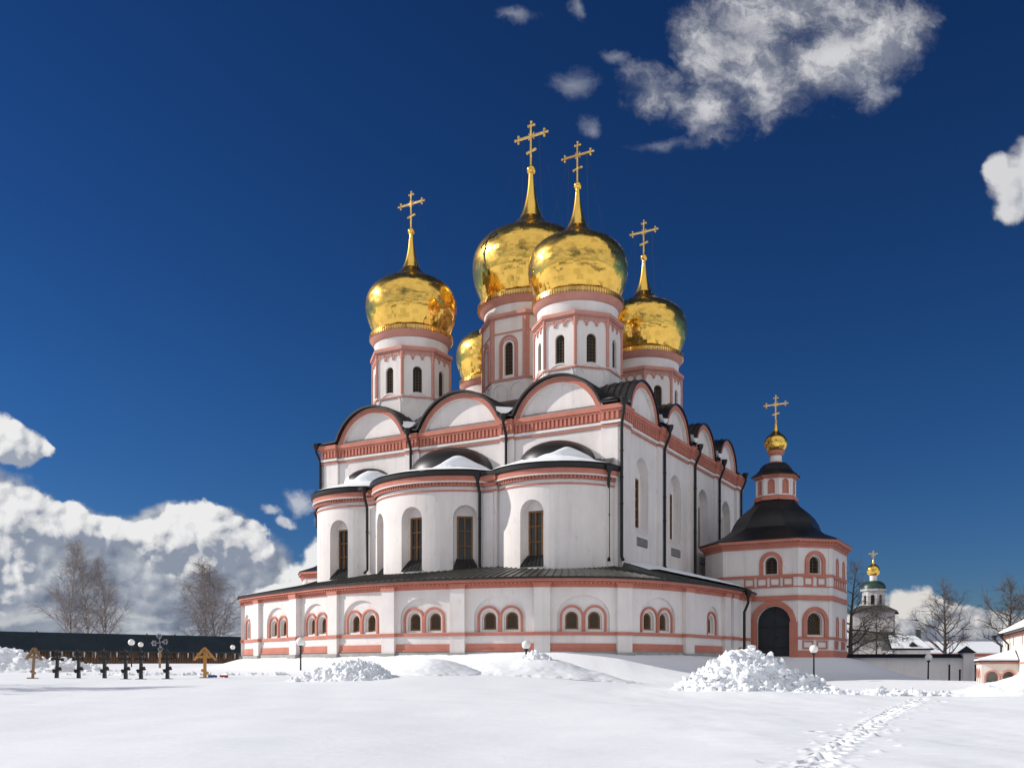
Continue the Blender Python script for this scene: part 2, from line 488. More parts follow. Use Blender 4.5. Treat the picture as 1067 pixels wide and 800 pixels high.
# ---- apses
APS = [(-26.8, 1.8, 5.6, [0.0], -25.9, 2.6, 19.35), (-16.6, 1.2, 7.6, [-37, 0, 37], -16.3, 4.2, 20.2), (-6.2, 1.7, 6.2, [3.0], -5.6, 3.5, 19.6)]
mt = M()
for cx, cy, r, wins, hx, hd, ht in APS:
    m = arc_map(cx, cy, r)
    umax = r * (math.acos(min(1, (cy + .3) / r)))
    mb = M(); hs = [arch(r * R(t), 2.15, 8.45, 12.9, 10) for t in wins]
    panel(mb, m, rect(-umax, umax, 5.5, 16.6), hs, depth=0.85, ustep=0.45)
    for t in wins:
        u = r * R(t)
        panel(mb, m, arch(u, 2.15, 8.45, 12.9, 10), [rect(u - 0.76, u + 0.76, 9.3, 13.15)], o=-0.85, depth=0.12, ustep=0.4)
    ap = mb.build('apse', WHITE, cath)
    mb = M()
    band(mb, m, -umax, umax, 15.95, 16.45, 0.42, 0, 0.4)
    band(mb, m, -umax, umax, 15.55, 15.62, 0.24, 0, 0.4)
    band(mb, m, -umax, umax, 15.55, 15.86, 0.13, 0, 0.4)
    dentils(mb, m, -umax, umax, 15.62, 15.86, 0.27, 0.05, 0.30, 0.5)
    band(mb, m, -umax, umax, 15.12, 15.24, 0.09, 0, 0.4)
    mb.build('apse_cornice', RED, ap)
    mb = M(); band(mb, m, -umax, umax, 15.86, 15.95, 0.46, 0, 0.4); mb.build('apse_moulding', WHITE, ap)
    for t in wins:
        u = r * R(t); g = M(); u0, u1, v0, v1 = u - .76, u + .76, 9.3, 13.15
        trim(g, m, [(u0+.08,v0+.08),(u1-.08,v0+.08),(u1-.08,v1-.08),(u0+.08,v1-.08)], 0.16, -0.80, -0.97, True)
        band(g, m, u-.06, u+.06, v0, v1, -0.84, -0.97)
        for k in (1, 2): band(g, m, u0, u1, v0+(v1-v0)*k/3-.045, v0+(v1-v0)*k/3+.045, -0.86, -0.97)
        w = g.build('apse_window', WOOD, cath)
        g = M(); g.quad(m(u0,v0,-.94), m(u1,v0,-.94), m(u1,v1,-.94), m(u0,v1,-.94)); g.build('pane', GLASS, w)
        g = M()
        g.add([m(u-1.05,8.42,0.12), m(u+1.05,8.42,0.12), m(u+0.80,9.45,-0.78), m(u-0.80,9.45,-0.78)], [(0,1,2,3)])
        for k in range(6):
            q = -1 + 2*k/5
            g.bar(m(u+q*1.03,8.46,0.12), m(u+q*.78,9.49,-0.78), 0.04)
        g.build('sill', BLACK, w)
# valley pilasters between the apses
for xa, xb, yv in ((-23.7, -22.1, -3.45), (-11.2, -9.6, -3.8)):
    mb = M(); mr = M()
    m = plane_map((xa, yv), (1, 0), (0, -1))
    mb.box(xa, xb, yv, 0, 5.5, 16.6)
    mb.box(xa + .28, xb - .28, yv - .16, yv, 5.5, 15.0)
    band(mr, m, -.1, xb-xa+.1, 15.95, 16.45, 0.42, 0, 3); band(mr, m, -.05, xb-xa+.05, 15.55, 15.86, 0.26, 0, 3)
    band(mr, m, 0, xb-xa, 15.12, 15.24, 0.26, 0, 3)
    pi_ = mb.build('apse_pier', WHITE, cath); mr.build('pier_cornice', RED, pi_)
mb = M()
mb.box(-31.0, -0.6, -1.2, -0.05, 5.5, 16.6)
mb.build('apse_pier', WHITE, cath)

# apse roofs: a flat eave ring, then a half dome against the wall
apse_top = []
def apse_roof_pt(i, a, t, q=0.0):
    """a in degrees round the apse, t 0 at the eave .. 1 at the foot of the half dome, q radians up the half dome"""
    cx, cy, r, _, hx, hd, ht = APS[i]
    am = math.degrees(math.acos(min(1, (cy + .02) / (r + .6)))); an = R(max(-am, min(am, a))); ah = R(max(-90, min(90, a * 90 / am)))
    ex, ey = cx + (r + .60)*math.sin(an), min(cy - (r + .60)*math.cos(an), 0.05)
    ix, iy = hx + hd*math.cos(q)*math.sin(ah), .05 - hd*math.cos(q)*math.cos(ah)
    if iy < ey: iy = ey
    z = 16.80 + .66*t + (ht - 17.46)*math.sin(q)
    return (ex + (ix - ex)*t, ey + (iy - ey)*t, z)
for i, (cx, cy, r, wins, hx, hd, ht) in enumerate(APS):
    mb = M(); n = 40; rows = []
    am = math.degrees(math.acos(min(1, (cy + .02) / (r + .6))))
    al = [-am + 2*am*k/n for k in range(n + 1)]
    def rim(rr, z):
        return [(cx + rr*math.sin(R(a)), min(cy - rr*math.cos(R(a)), .1), z) for a in al]
    rows = [rim(r - .1, 16.2), rim(r + .60, 16.46), rim(r + .64, 16.78)]
    for t in (0, .5, 1): rows.append([apse_roof_pt(i, a, t) for a in al])
    for k in range(1, 9): rows.append([apse_roof_pt(i, a, 1, k/8*math.pi/2) for a in al])
    vs = [p for row in rows for p in row]; fs = []
    for j in range(len(rows) - 1):
        for k in range(n): fs.append((j*(n+1)+k, j*(n+1)+k+1, (j+1)*(n+1)+k+1, (j+1)*(n+1)+k))
    mb.add(vs, fs); mb.build('apse_roof', BLACK, cath, smooth=40)
mb = M()
for xa, xb, yv in ((-24.3, -21.7, -4.0), (-12.2, -9.2, -4.35)):
    mb.box(xa, xb, yv, 0.0, 16.46, 16.775); 
mb.add([(-31.2,-1.9,16.7),(-0.3,-1.9,16.7),(-0.3,-.02,17.75),(-31.2,-.02,17.75)], [(0,1,2,3)])
mb.build('apse_roof', BLACK, cath)

# ---- gallery: eave line measured round the front, wall set back under it
EV = [(-41.5, 30), (-41.3, 6), (-40.9, -2.2), (-35.9, -5.5), (-28.5, -8.2), (-22.5, -10.1), (-16, -10.8), (-9.7, -10.0), (-3, -8.1), (2.5, -4.3), (5.5, 2.6), (6.75, 10.5), (6.9, 17.5)]
def catmull(P, n=8):
    out = []
    for i in range(len(P) - 1):
        p0 = Vector(P[i-1]) if i else Vector(P[0])*2 - Vector(P[1]); p1 = Vector(P[i]); p2 = Vector(P[i+1])
        p3 = Vector(P[i+2]) if i + 2 < len(P) else p2*2 - p1
        for k in range(n):
            t = k / n
            out.append(0.5*((2*p1) + (p2-p0)*t + (2*p0-5*p1+4*p2-p3)*t*t + (3*p1-p0-3*p2+p3)*t**3))
    out.append(Vector(P[-1])); return [(p.x, p.y) for p in out]
CN = 8
front_ev = catmull(EV[1:], CN)
EVD = [EV[0]] + front_ev
_e = PolyMap(EVD)
SETB = 0.60
WALLP = []
for s in _e.s:
    p, d, n = _e.frame(s); WALLP.append((p.x - n.x*SETB, p.y - n.y*SETB))
GM = PolyMap(WALLP)
SV = [GM.s[0]] + [GM.s[1 + CN*i] for i in range(len(EV) - 1)]     # arc length at each eave vertex
ZG = 6.42
pairs = []; singles = []
for i in range(3, 10): pairs.append((SV[i] + SV[i+1]) / 2)          # bays between the pilasters
singles.append(SV[2] + (SV[3]-SV[2])*0.42)
singles.append(SV[10] + (SV[11]-SV[10])*0.56)
mb = M(); holes = []; dep = []
for i, u in enumerate(pairs): holes.append(arch(u, 4.2, 2.95, 4.15, 16, 1.65))
for u in singles: holes.append(arch(u, 2.3, 2.95, 4.15, 12, 1.3))
panel(mb, GM, rect(0.5, GM.L - .02, -1.6, ZG), holes, depth=0.20, ustep=0.6)
single_win = [u + q for u in pairs for q in (-0.92, 0.92)] + singles
for i, u in enumerate(pairs):
    panel(mb, GM, holes[i], [arch(u - .92, 1.2, 3.1, 4.05, 10), arch(u + .92, 1.2, 3.1, 4.05, 10)], o=-0.20, depth=0.27, ustep=0.6)
for j, u in enumerate(singles):
    panel(mb, GM, holes[len(pairs) + j], [arch(u, 1.2, 3.1, 4.05, 10)], o=-0.20, depth=0.27)
for u in single_win:
    panel(mb, GM, arch(u, 1.2, 3.1, 4.05, 10), [arch(u, 1.02, 3.16, 4.03, 10)], o=-0.47, depth=0.1)
PIL = [(SV[3], .36), (SV[4], .55), (SV[5], .36), (SV[6], .36), (SV[7], .36), (SV[8], .36), (SV[9], .36), (SV[10], .36),
       (SV[2] + 0.5, .36), (SV[11] - 1.0, .36), (SV[11] + .9, .36), (SV[12] - 2.2, .36)]
for u, o in PIL: band(mb, GM, u - .62, u + .62, -1.6, ZG, o, -0.02, .4)
mb.build('gallery_wall', WHITE, cath)
# trims
mb = M()
U0 = SV[2] - 4
band(mb, GM, U0, GM.L, 2.66, 2.92, 0.10, -.02, .6)
for u, o in PIL: band(mb, GM, u - .68, u + .68, 2.66, 2.92, o + .09, 0, .4)
band(mb, GM, U0, GM.L, ZG, 6.78, 0.12, -.02, .6)
for u, o in PIL: band(mb, GM, u - .68, u + .68, ZG - .02, 6.78, o + .08, 0, .4)
band(mb, GM, U0, GM.L, 6.78, 6.86, 0.40, -.02, .6)
dentils(mb, GM, U0, GM.L, 6.70, 6.80, 0.50, 0.05, 0.34, 0.5)
band(mb, GM, U0, GM.L, 6.86, 7.1, 0.60, -.02, .6)
ps = sorted(PIL)
for (a, oa), (b, ob) in zip(ps, ps[1:]):
    if b - a > 2.4 and a > U0:
        band(mb, GM, a + .66, b - .66, 1.58, 2.02, 0.07, -.02, .6)
        band(mb, GM, a + .66, b - .66, 1.44, 1.58, 0.13, -.02, .6)
for u in single_win:
    trim(mb, GM, arch_path(u, 1.72, 2.92, 4.08, 14), 0.17, -0.06, -0.24)
mb.build('gallery_trim', RED, cath)
mb = M(); band(mb, GM, U0, GM.L, -1.6, 1.36, 0.22, -.02, .6); 
for u, o in PIL: band(mb, GM, u - .75, u + .75, -1.6, 1.30, o + .14, 0, .4)
mb.build('gallery_plinth', CONC, cath)
for u in single_win:
    g = M(); zb = -0.50
    trim(g, GM, arch_path(u, 0.86, 3.16, 4.03, 12) + [], 0.13, zb, zb - .12)
    band(g, GM, u - .46, u + .46, 3.15, 3.28, zb, zb - .12)
    w = g.build('gallery_window', WOOD, cath)
    g = M(); panel(g, GM, arch(u, 0.9, 3.2, 4.03, 10), o=zb - .09); g.build('pane', GLASS, w)
    g = M(); path = arch(u, 0.84, 3.22, 4.03, 10)
    for k in range(-6, 7):
        for sg in (1, -1):
            pts = []
            for t in range(41):
                x = -0.6 + 1.2*t/40; z = 3.8 + k*0.27 + sg*x*1.25
                if inside(path, u + x, z): pts.append((u + x, z))
            if len(pts) > 2: g.bar(GM(pts[0][0], pts[0][1], zb - .04), GM(pts[-1][0], pts[-1][1], zb - .04), 0.045)
    g.build('lattice', LATT, w)

# gallery roof, ruled from the eave up to the cathedral walls
def inner_pt(p):
    x, y = p
    if x > -0.0 and y > 0: return (-0.1, min(y, L_), 9.0)
    if x < -W_ and y > -1: return (-W_ + .1, max(y, 0), 9.0)
    t = (min(max(x, -41), 6) + 41) / 47
    xi = -W_ + W_ * t
    k = math.sin(math.pi * t)
    return (xi, 0.1, 8.75 + 1.0 * k)
mb = M(); seam = M(); vs = []; fs = []; pts = []
cnt = int(_e.L / 0.62)
prevq = None
for i in range(cnt + 1):
    s = _e.L * i / cnt; p, d, n = _e.frame(s)
    e = (p.x + n.x*0.08, p.y + n.y*0.08); q = inner_pt((p.x, p.y))
    pts.append((e, q))
    vs += [(e[0], e[1], 7.10), (e[0], e[1], 7.22), (q[0], q[1], q[2])]
for i in range(cnt):
    a = 3*i; b = a + 3
    fs += [(a, b, b+1, a+1), (a+1, b+1, b+2, a+2)]
mb.add(vs, fs); groof = mb.build('gallery_roof', GREYROOF, cath)
for e, q in pts: seam.bar((e[0], e[1], 7.25), (q[0], q[1], q[2] + .03), 0.05, 0.07)
seam.build('roof_seams', GREYROOF, groof)
mb = M()
vs = []
for i in range(cnt + 1):
    s = _e.L * i / cnt; p, d, n = _e.frame(s); vs += [(p.x + n.x*0.12, p.y + n.y*0.12, 7.06), (p.x + n.x*0.12, p.y + n.y*0.12, 7.22)]
mb.add(vs, [(2*i, 2*i+2, 2*i+3, 2*i+1) for i in range(cnt)]); mb.build('eave_edge', BLACK, cath)

# ---- drums and domes
DP = [(3.55,33.3),(3.95,34.0),(4.30,34.8),(4.52,35.6),(4.57,36.4),(4.50,37.1),(4.27,37.75),(3.88,38.3),(3.35,38.75),(2.75,39.08),(2.15,39.38),(1.60,39.78),(1.18,40.2),(.9,40.55)]
SP = [(.92,40.5),(.66,41.1),(.47,41.8),(.33,42.5),(.24,43.2),(.19,43.85)]
DP = [(r, z if z < 36.4 else 36.4 + (z - 36.4)*.95) for r, z in DP]
SP = [(r, 40.33 + (z - 40.5)*(43.85 - 40.33)/(43.85 - 40.5)) for r, z in SP]
def smooth_prof(P, n=4):
    return catmull(P, n)
def gold_dome(name, c, prof, segs, parent, seed, tilt=0.042):
    """sheets of gilded metal: every sheet leans a little its own way"""
    rnd = random.Random(seed)
    P = prof; n = segs
    vs = []; fs = []; nrm = []
    for i in range(len(P) - 1):
        (r0, z0), (r1, z1) = P[i], P[i+1]
        sl = Vector((z1 - z0, 0, -(r1 - r0))).normalized()
        def vn(j):
            a = P[max(j-1, 0)]; b = P[min(j+1, len(P)-1)]
            v = Vector((b[1]-a[1], 0, -(b[0]-a[0]))); return v.normalized()
        n0, n1 = vn(i), vn(i+1)
        for k in range(n):
            sh = 0.5 * (i % 2)
            a0 = 2*math.pi*(k + sh)/n; a1 = 2*math.pi*(k + 1 + sh)/n
            b = len(vs)
            t = Vector((rnd.gauss(0, tilt), rnd.gauss(0, tilt), rnd.gauss(0, tilt*0.8)))
            for (r, z, nv, a) in ((r0,z0,n0,a0),(r0,z0,n0,a1),(r1,z1,n1,a1),(r1,z1,n1,a0)):
                vs.append((c[0]+r*math.cos(a), c[1]+r*math.sin(a), c[2]+z))
                nn = Vector((nv.x*math.cos(a), nv.x*math.sin(a), nv.z)) + t
                nrm.append(nn.normalized())
            fs.append((b, b+1, b+2, b+3))
    me = bpy.data.meshes.new(name)
    me.from_pydata([(x + OFFC[0], y + OFFC[1], z + OFFC[2]) for x, y, z in vs], [], fs)
    me.materials.append(GOLD)
    me.polygons.foreach_set('use_smooth', [True]*len(fs))
    me.normals_split_custom_set_from_vertices([tuple(x) for x in nrm])
    me.update()
    o = bpy.data.objects.new(name, me); COL.objects.link(o); o.parent = parent
    return o
OFFC = (0, 0, -BZ)
def trefoil(mb, c, d, s, r):
    """three small balls closing an arm that points along d"""
    c = Vector(c); d = Vector(d); x = Vector((1, 0, 0)); z = Vector((0, 0, 1))
    sd = z if abs(d.x) > .5 else x
    for v in (d*s, sd*s*.9, -sd*s*.9):
        p = c + v; mb.bar(c, p, r*0.9); mb.ball(p, r, 6)
def orthodox_cross(mb, c, z0, z1, half, r, zarm, zlow):
    x, y = c
    mb.bar((x, y, z0), (x, y, z1 - r*3), r*1.5)
    mb.bar((x - half + r*2, y, zarm), (x + half - r*2, y, zarm), r*1.3)
    trefoil(mb, (x, y, z1 - r*3.4), (0,0,1), r*2.6, r*1.05)
    trefoil(mb, (x - half + r*2, y, zarm), (-1,0,0), r*2.6, r*1.05)
    trefoil(mb, (x + half - r*2, y, zarm), (1,0,0), r*2.6, r*1.05)
    h = half*0.26
    mb.bar((x - h, y, zlow - h*.2), (x + h, y, zlow + h*.2), r*1.2)
    mb.ball((x - h, y, zlow - h*.2), r*1.1, 6); mb.ball((x + h, y, zlow + h*.2), r*1.1, 6)
    # small glory of rays round the crossing
    for k in range(4):
        a = math.pi/4 + k*math.pi/2
        mb.bar((x, y, zarm), (x + math.cos(a)*r*3.4, y, zarm + math.sin(a)*r*3.4), r*.5)

def scaled(P, k, zb0, zb1): return [(r*k, (z - zb0)*k + zb1) for r, z in P]
def make_drum(cx, cy, k, zs, octR, z_base, z_win0, z_win1, z_ring, z_corn, neckR, central, seed):
    """zs: height of the dome foot; octR: octagon circumradius"""
    mb = M(); ap = octR * math.cos(math.pi/8); fw = 2 * octR * math.sin(math.pi/8)
    faces = []
    for i in range(8):
        a = i * math.pi/4
        nx, ny = math.cos(a), math.sin(a); ux, uy = -ny, nx
        m = plane_map((cx + nx*ap - ux*fw/2, cy + ny*ap - uy*fw/2), (ux, uy), (nx, ny)); faces.append(m)
    ww = fw * (0.30 if not central else 0.24)
    vsr = z_win1 - ww/2
    for m in faces:
        h = arch(fw/2, ww, z_win0, vsr, 10)
        panel(mb, m, rect(0, fw, z_base, z_corn), [h], depth=0.32)
    mb.lathe([(neckR, z_corn - .2), (neckR, zs - 1.05), (neckR + .05, zs - .95)], 48, (cx, cy, 0))
    drum = mb.build('drum', WHITE, cath, smooth=30)
    for m in faces:
        g = M(); h = arch(fw/2, ww, z_win0, vsr, 10)
        panel(g, m, h, o=-0.26)
        g.cur = 1
        trim(g, m, arch_path(fw/2, ww - .08, z_win0, vsr, 10), 0.09, -0.20, -0.30)
        for q in range(1, 9):
            zz = z_win0 + (z_win1 - z_win0) * q/9
            band(g, m, fw/2 - ww/2, fw/2 + ww/2, zz - .018, zz + .018, -0.22, -0.28)
        for q in (-1/6, 1/6): band(g, m, fw/2 + ww*q - .018, fw/2 + ww*q + .018, z_win0, vsr + .1, -0.22, -0.28)
        g.build('drum_window', [DARK, LATT], drum)
    t = M(); s = octR / 3.9
    for i, m in enumerate(faces):
        a = i*math.pi/4 + math.pi/8
        x, y = cx + octR*math.cos(a), cy + octR*math.sin(a)
        if central:
            band(t, m, -.02, .34, z_ring, z_corn, 0.10, -.02); band(t, m, fw - .34, fw + .02, z_ring, z_corn, 0.10, -.02)
            trim(t, m, arch_path(fw/2, ww*2.0, z_win0 - .25, vsr + .1, 12), 0.22, 0.12)
            trim(t, m, arch_path(fw/2, ww*1.55, z_win0 - .25, vsr, 12), 0.10, 0.07)
            band(t, m, -.03, fw + .03, z_win0 - .55, z_win0 - .32, 0.12)
            band(t, m, 0, fw, z_corn - 1.75, z_corn - 1.60, 0.07)
        else:
            t.tube([(x, y, z_ring), (x, y, z_corn)], 0.16, 8)
            band(t, m, -.05, fw + .05, z_win0 - .45, z_win0 - .30, 0.12)
            n_s = 3
            for q in range(n_s):
                w = (fw - .2) / n_s; u = .1 + w*(q + .5)
                trim(t, m, arch_path(u, w - .08, z_corn - .95, z_corn - .85, 8, .42), 0.14, 0.10)
            band(t, m, 0, fw, z_corn - .42, z_corn - .28, 0.09)
        band(t, m, -.12, fw + .12, z_corn - .08, z_corn + .24, 0.28, -.4)
        band(t, m, -.08, fw + .08, z_corn - .20, z_corn - .08, 0.17, -.02)
        # blind arches round the foot
    t.build('drum_trim', PINKRED, drum)
    t = M()
    for i, m in enumerate(faces):
        n_k = 2 if central else 1
        for q in range(n_k):
            w = fw / n_k
            trim(t, m, arch_path(w*(q + .5), w*.86, z_base + .2, z_ring - .85 if not central else z_ring - 1.35, 12, (1.05 if not central else .95)), 0.12, 0.07)
    t.build('blind_arch', WHITE, drum)
    t = M()
    t.lathe([(neckR + .02, zs - .92), (neckR + .16, zs - .85), (neckR + .40*k + .05, zs - .30), (4.0*k, zs - .14), (4.0*k, zs + .02), (3.6*k, zs + .04)], 56, (cx, cy, 0))
    t.build('dome_cornice', PINKRED, drum, smooth=40)
    # dome
    prof = smooth_prof(scaled(DP, k, 33.3, zs + .08), 2)
    dome = gold_dome('dome', (cx, cy, 0), prof, 44 if k < 1.2 else 54, cath, seed)
    t = M(); rr = 4.12*k
    t.lathe([(rr - .06, zs - .20), (rr + .02, zs - .18), (rr + .03, zs + .06), (rr - .1, zs + .2)], 72, (cx, cy, 0))
    nd = int(2*math.pi*rr / 0.26)
    for i in range(nd):
        a = 2*math.pi*i/nd
        t.obox((cx + (rr + .02)*math.cos(a), cy + (rr + .02)*math.sin(a), zs - .10), (-.075*math.sin(a), .075*math.cos(a), 0), (.06*math.cos(a), .06*math.sin(a), 0), (0, 0, .22))
    t.build('valance', GOLDM, dome)
    t = M(); sp = scaled(SP, k, 33.3, zs + .08); zb = sp[-1][1]
    t.lathe(smooth_prof(sp, 3), 16, (cx, cy, 0)); t.build('spire', GOLD, dome, smooth=50)
    t = M(); t.ball((cx, cy, zb + .28*k), .37*k, 12); t.build('orb', GOLD, dome, smooth=60)
    t = M(); zc = zb + .6*k; H = 3.75*min(k, 1.25)
    orthodox_cross(t, (cx, cy), zc - .1, zc + H, 1.5*min(k, 1.2), .105*k, zc + H*.66, zc + H*.33)
    t.build('cross', GOLDM, dome)
    t = M()
    for a in range(4):
        an = math.pi/4 + a*math.pi/2
        top = (cx + (.9 if math.cos(an) > 0 else -.9), cy, zc + H*.64)
        bot = (cx + 2.9*k*math.cos(an), cy + 2.9*k*math.sin(an), (39.2 - 33.3)*k + zs)
        mid = tuple((p + q)/2 for p, q in zip(top, bot)); mid = (mid[0], mid[1], mid[2] - .12)
        t.tube([top, mid, bot], 0.012, 4, False)
    t.build('guy_wire', CABLE, dome)
    return drum
for i, (x, y) in enumerate(((-6.4, 5.4), (-25.0, 5.4), (-6.85, 22.8), (-25.4, 22.8))):
    make_drum(x, y, 1.0, 33.3, 3.95, 23.0, 26.85, 29.5, 26.7, 31.1, 3.68, False, 10 + i)
make_drum(-15.75, 13.8, 1.335, 37.3, 5.15, 22.5, 29.3, 32.6, 28.9, 35.2, 4.85, True, 20)

# ---- downpipes
def downpipe(pts, r=0.11, funnel=None):
    g = M(); g.tube(pts, r, 8)
    if funnel:
        x, y, z = funnel
        g.lathe([(.12, z - .55), (.30, z - .18), (.34, z + .12), (.25, z + .12)], 10, (x, y, 0))
    for p, q in zip(pts, pts[1:]):
        d = Vector(q) - Vector(p)
        if abs(d.z) > 3:
            for k in range(1, int(abs(d.z)/2.2)):
                c = Vector(p) + d * k / (abs(d.z)/2.2)
                g.lathe([(r + .035, -.05), (r + .035, .05)], 8, (c.x, c.y, c.z))
    return g.build('downpipe', PIPE, cath, smooth=50)
def side_pipe(u, zbot):
    downpipe([side(u, 22.1, .95), side(u, 21.4, .95), side(u, 20.2, .45), side(u, zbot + .3, .45), side(u, zbot, .60)], .13, side(u, 22.2, .95))
for u in (9.6, 18.2, 26.2): side_pipe(u, 9.2)
side_pipe(34.3, 12.0)
cz = (0.5, -0.5)
downpipe([(.75, -.75, 22.0), (.75, -.75, 21.4), (.42, -.42, 20.3), (.42, -.42, 9.3), (.6, -.5, 9.0)], .14, (.75, -.75, 22.2))
for u in (10.6, 20.9):
    x = -u
    downpipe([(x, -.95, 22.2), (x, -.95, 21.6), (x, -.45, 20.6), (x, -.45, 17.6)], .13, (x, -.95, 22.3))
downpipe([(-32.2, -.7, 22.0), (-32.2, -.7, 21.5), (-31.9, -.42, 20.6), (-31.9, -.42, 9.3)], .13, (-32.2, -.7, 22.2))
downpipe([(-0.15, -1.7, 16.5), (-0.15, -1.7, 15.9), (-0.62, -.75, 15.0), (-0.62, -.75, 9.3), (-.4, -1.1, 9.0)], .12, (-0.15, -1.7, 16.6))
downpipe([(-11.0, -4.6, 16.5), (-11.0, -4.6, 15.8), (-11.0, -4.25, 15.0), (-11.0, -4.25, 8.7)], .13, (-11.0, -4.6, 16.55))
downpipe([(-23.4, -4.2, 16.5), (-23.4, -4.2, 15.8), (-23.4, -3.8, 14.8), (-23.4, -3.8, 9.1), (-23.6, -4.0, 8.8)], .13, (-23.4, -4.2, 16.55))
downpipe([(-31.75, -1.1, 15.2), (-31.75, -1.1, 14.0), (-31.65, -.6, 13.6), (-31.65, -.6, 8.9)], .12, (-31.75, -1.1, 15.4))
p = GM(SV[11] + 1.9, 0, .75)
downpipe([(p[0]+.3, p[1]+.2, 7.0), (p[0]+.3, p[1]+.2, 6.0), (p[0], p[1], 5.2), (p[0], p[1], 1.2)], .13, (p[0]+.3, p[1]+.2, 7.05))

# =====================================================================  snow left on the roofs
def roof_snow(label, fn, nu, nv, seed, thick=.24):
    """fn(a, b) -> point and normal-ish lift; ragged upper edge"""
    g = M(); vs = []; fs = []
    for i in range(nu + 1):
        for j in range(nv + 1):
            p = fn(i / nu, j / nv); e = min(1, 4*min(i/nu, 1 - i/nu) + 0.0, 4*(1 - j/nv), 4*j/nv + .35)
            z = thick * math.sqrt(max(e, 0)) + .05*noise.noise(Vector((p[0], p[1], seed)))*e
            vs.append((p[0], p[1], p[2] + z - .03))
    for i in range(nu):
        for j in range(nv):
            a = i*(nv+1)+j; fs.append((a, a+nv+1, a+nv+2, a+1))
    g.add(vs, fs)
    bx, by = L2W(*[sum(v[k] for v in vs)/len(vs) for k in (0, 1)])
    o = g.build('snow_patch', SNOW, None, smooth=60)
    o.location = CORNER; o.rotation_euler = (0, 0, ROT)
    tag(o, label, 'snow', 'snow patches left on the roofs')
    return o
def apse_snow(i, a0, a1, label, hi, seed, pk=.72):
    am = math.degrees(math.acos(min(1, (APS[i][1] + .02) / (APS[i][2] + .6))))
    def fn(a, b):
        an = am*(a0 + (a1 - a0)*a)
        top = hi * (0.70 + 0.5*(noise.noise(Vector((a*5.2 + seed, seed, .3)))*.5 + .5) + .42*math.exp(-((a - pk)/.17)**2))
        t = b * min(top, 1.9)
        return apse_roof_pt(i, an, min(t, 1), max(0, t - 1)*.9)
    return roof_snow(label, fn, 60, 14, seed)
apse_snow(2, -.93, .97, 'snow on the roof of the apse nearest the cathedral corner, below its black half dome', 1.12, 1.1)
apse_snow(1, -.85, .99, 'snow on the roof of the wide middle apse', 1.12, 4.7)
apse_snow(0, -.95, .98, 'thick snow on the roof of the small apse farthest from the porch tower', 1.5, 9.2)
def valley(label, xa, xb, ya, yb, za, zb, seed):
    def fn(a, b):
        w = 1 - .55*b
        x = (xa + xb)/2 + (a - .5)*(xb - xa)*w + .25*noise.noise(Vector((b*3, seed, a)))
        return (x, ya + (yb - ya)*b, za + (zb - za)*b + .8*(2*a - 1)**2*1.1)
    roof_snow(label, fn, 16, 12, seed, .12)
valley('snow wedge in the roof valley under the tall central drum', -11.9, -9.5, -.55, 4.5, 22.55, 23.4, 2.2)
valley('snow wedge in the roof valley beside the drum over the small apse', -22.3, -19.8, -.55, 4.5, 22.55, 23.4, 3.3)
def cornersnow(a, b): return (-1.5 + 2.1*a, -.5 + 3.0*b*(1 - .4*a), 22.5 + 1.0*b*(1 - a)*.7)
roof_snow('snow lying on the flat roof corner above the tall near downpipe', cornersnow, 14, 14, 5.5, .15)
for k, u in enumerate((9.6, 18.2, 26.2)):
    nm = ('first', 'second', 'third')[k]
    def fn(a, b, u=u): return (.5 - 3.0*b, u - .85 + 1.7*a*(1 - .3*b), 22.5 + .6*b + .7*(2*a - 1)**2)
    roof_snow('snow in the %s valley between gables of the north side' % nm, fn, 12, 10, 6 + k, .14)
# long drift on the gallery roof along the north side
def galsnow(a, b):
    s = SV[10] + .8 + (GM.L - SV[10] - .8)*a; p, d, n = _e.frame(s); q = inner_pt((p.x, p.y))
    lo = 0.62*(1 - a)**1.3 + .0 + .06*noise.noise(Vector((a*9, 1, 1))); t = lo + (1 - lo)*b
    return (p.x + (q[0]-p.x)*t, p.y + (q[1]-p.y)*t, 7.24 + (q[2] - 7.24)*t)
roof_snow('long snow sheet on the gallery roof below the north side niches', galsnow, 60, 16, 8.8, .5)
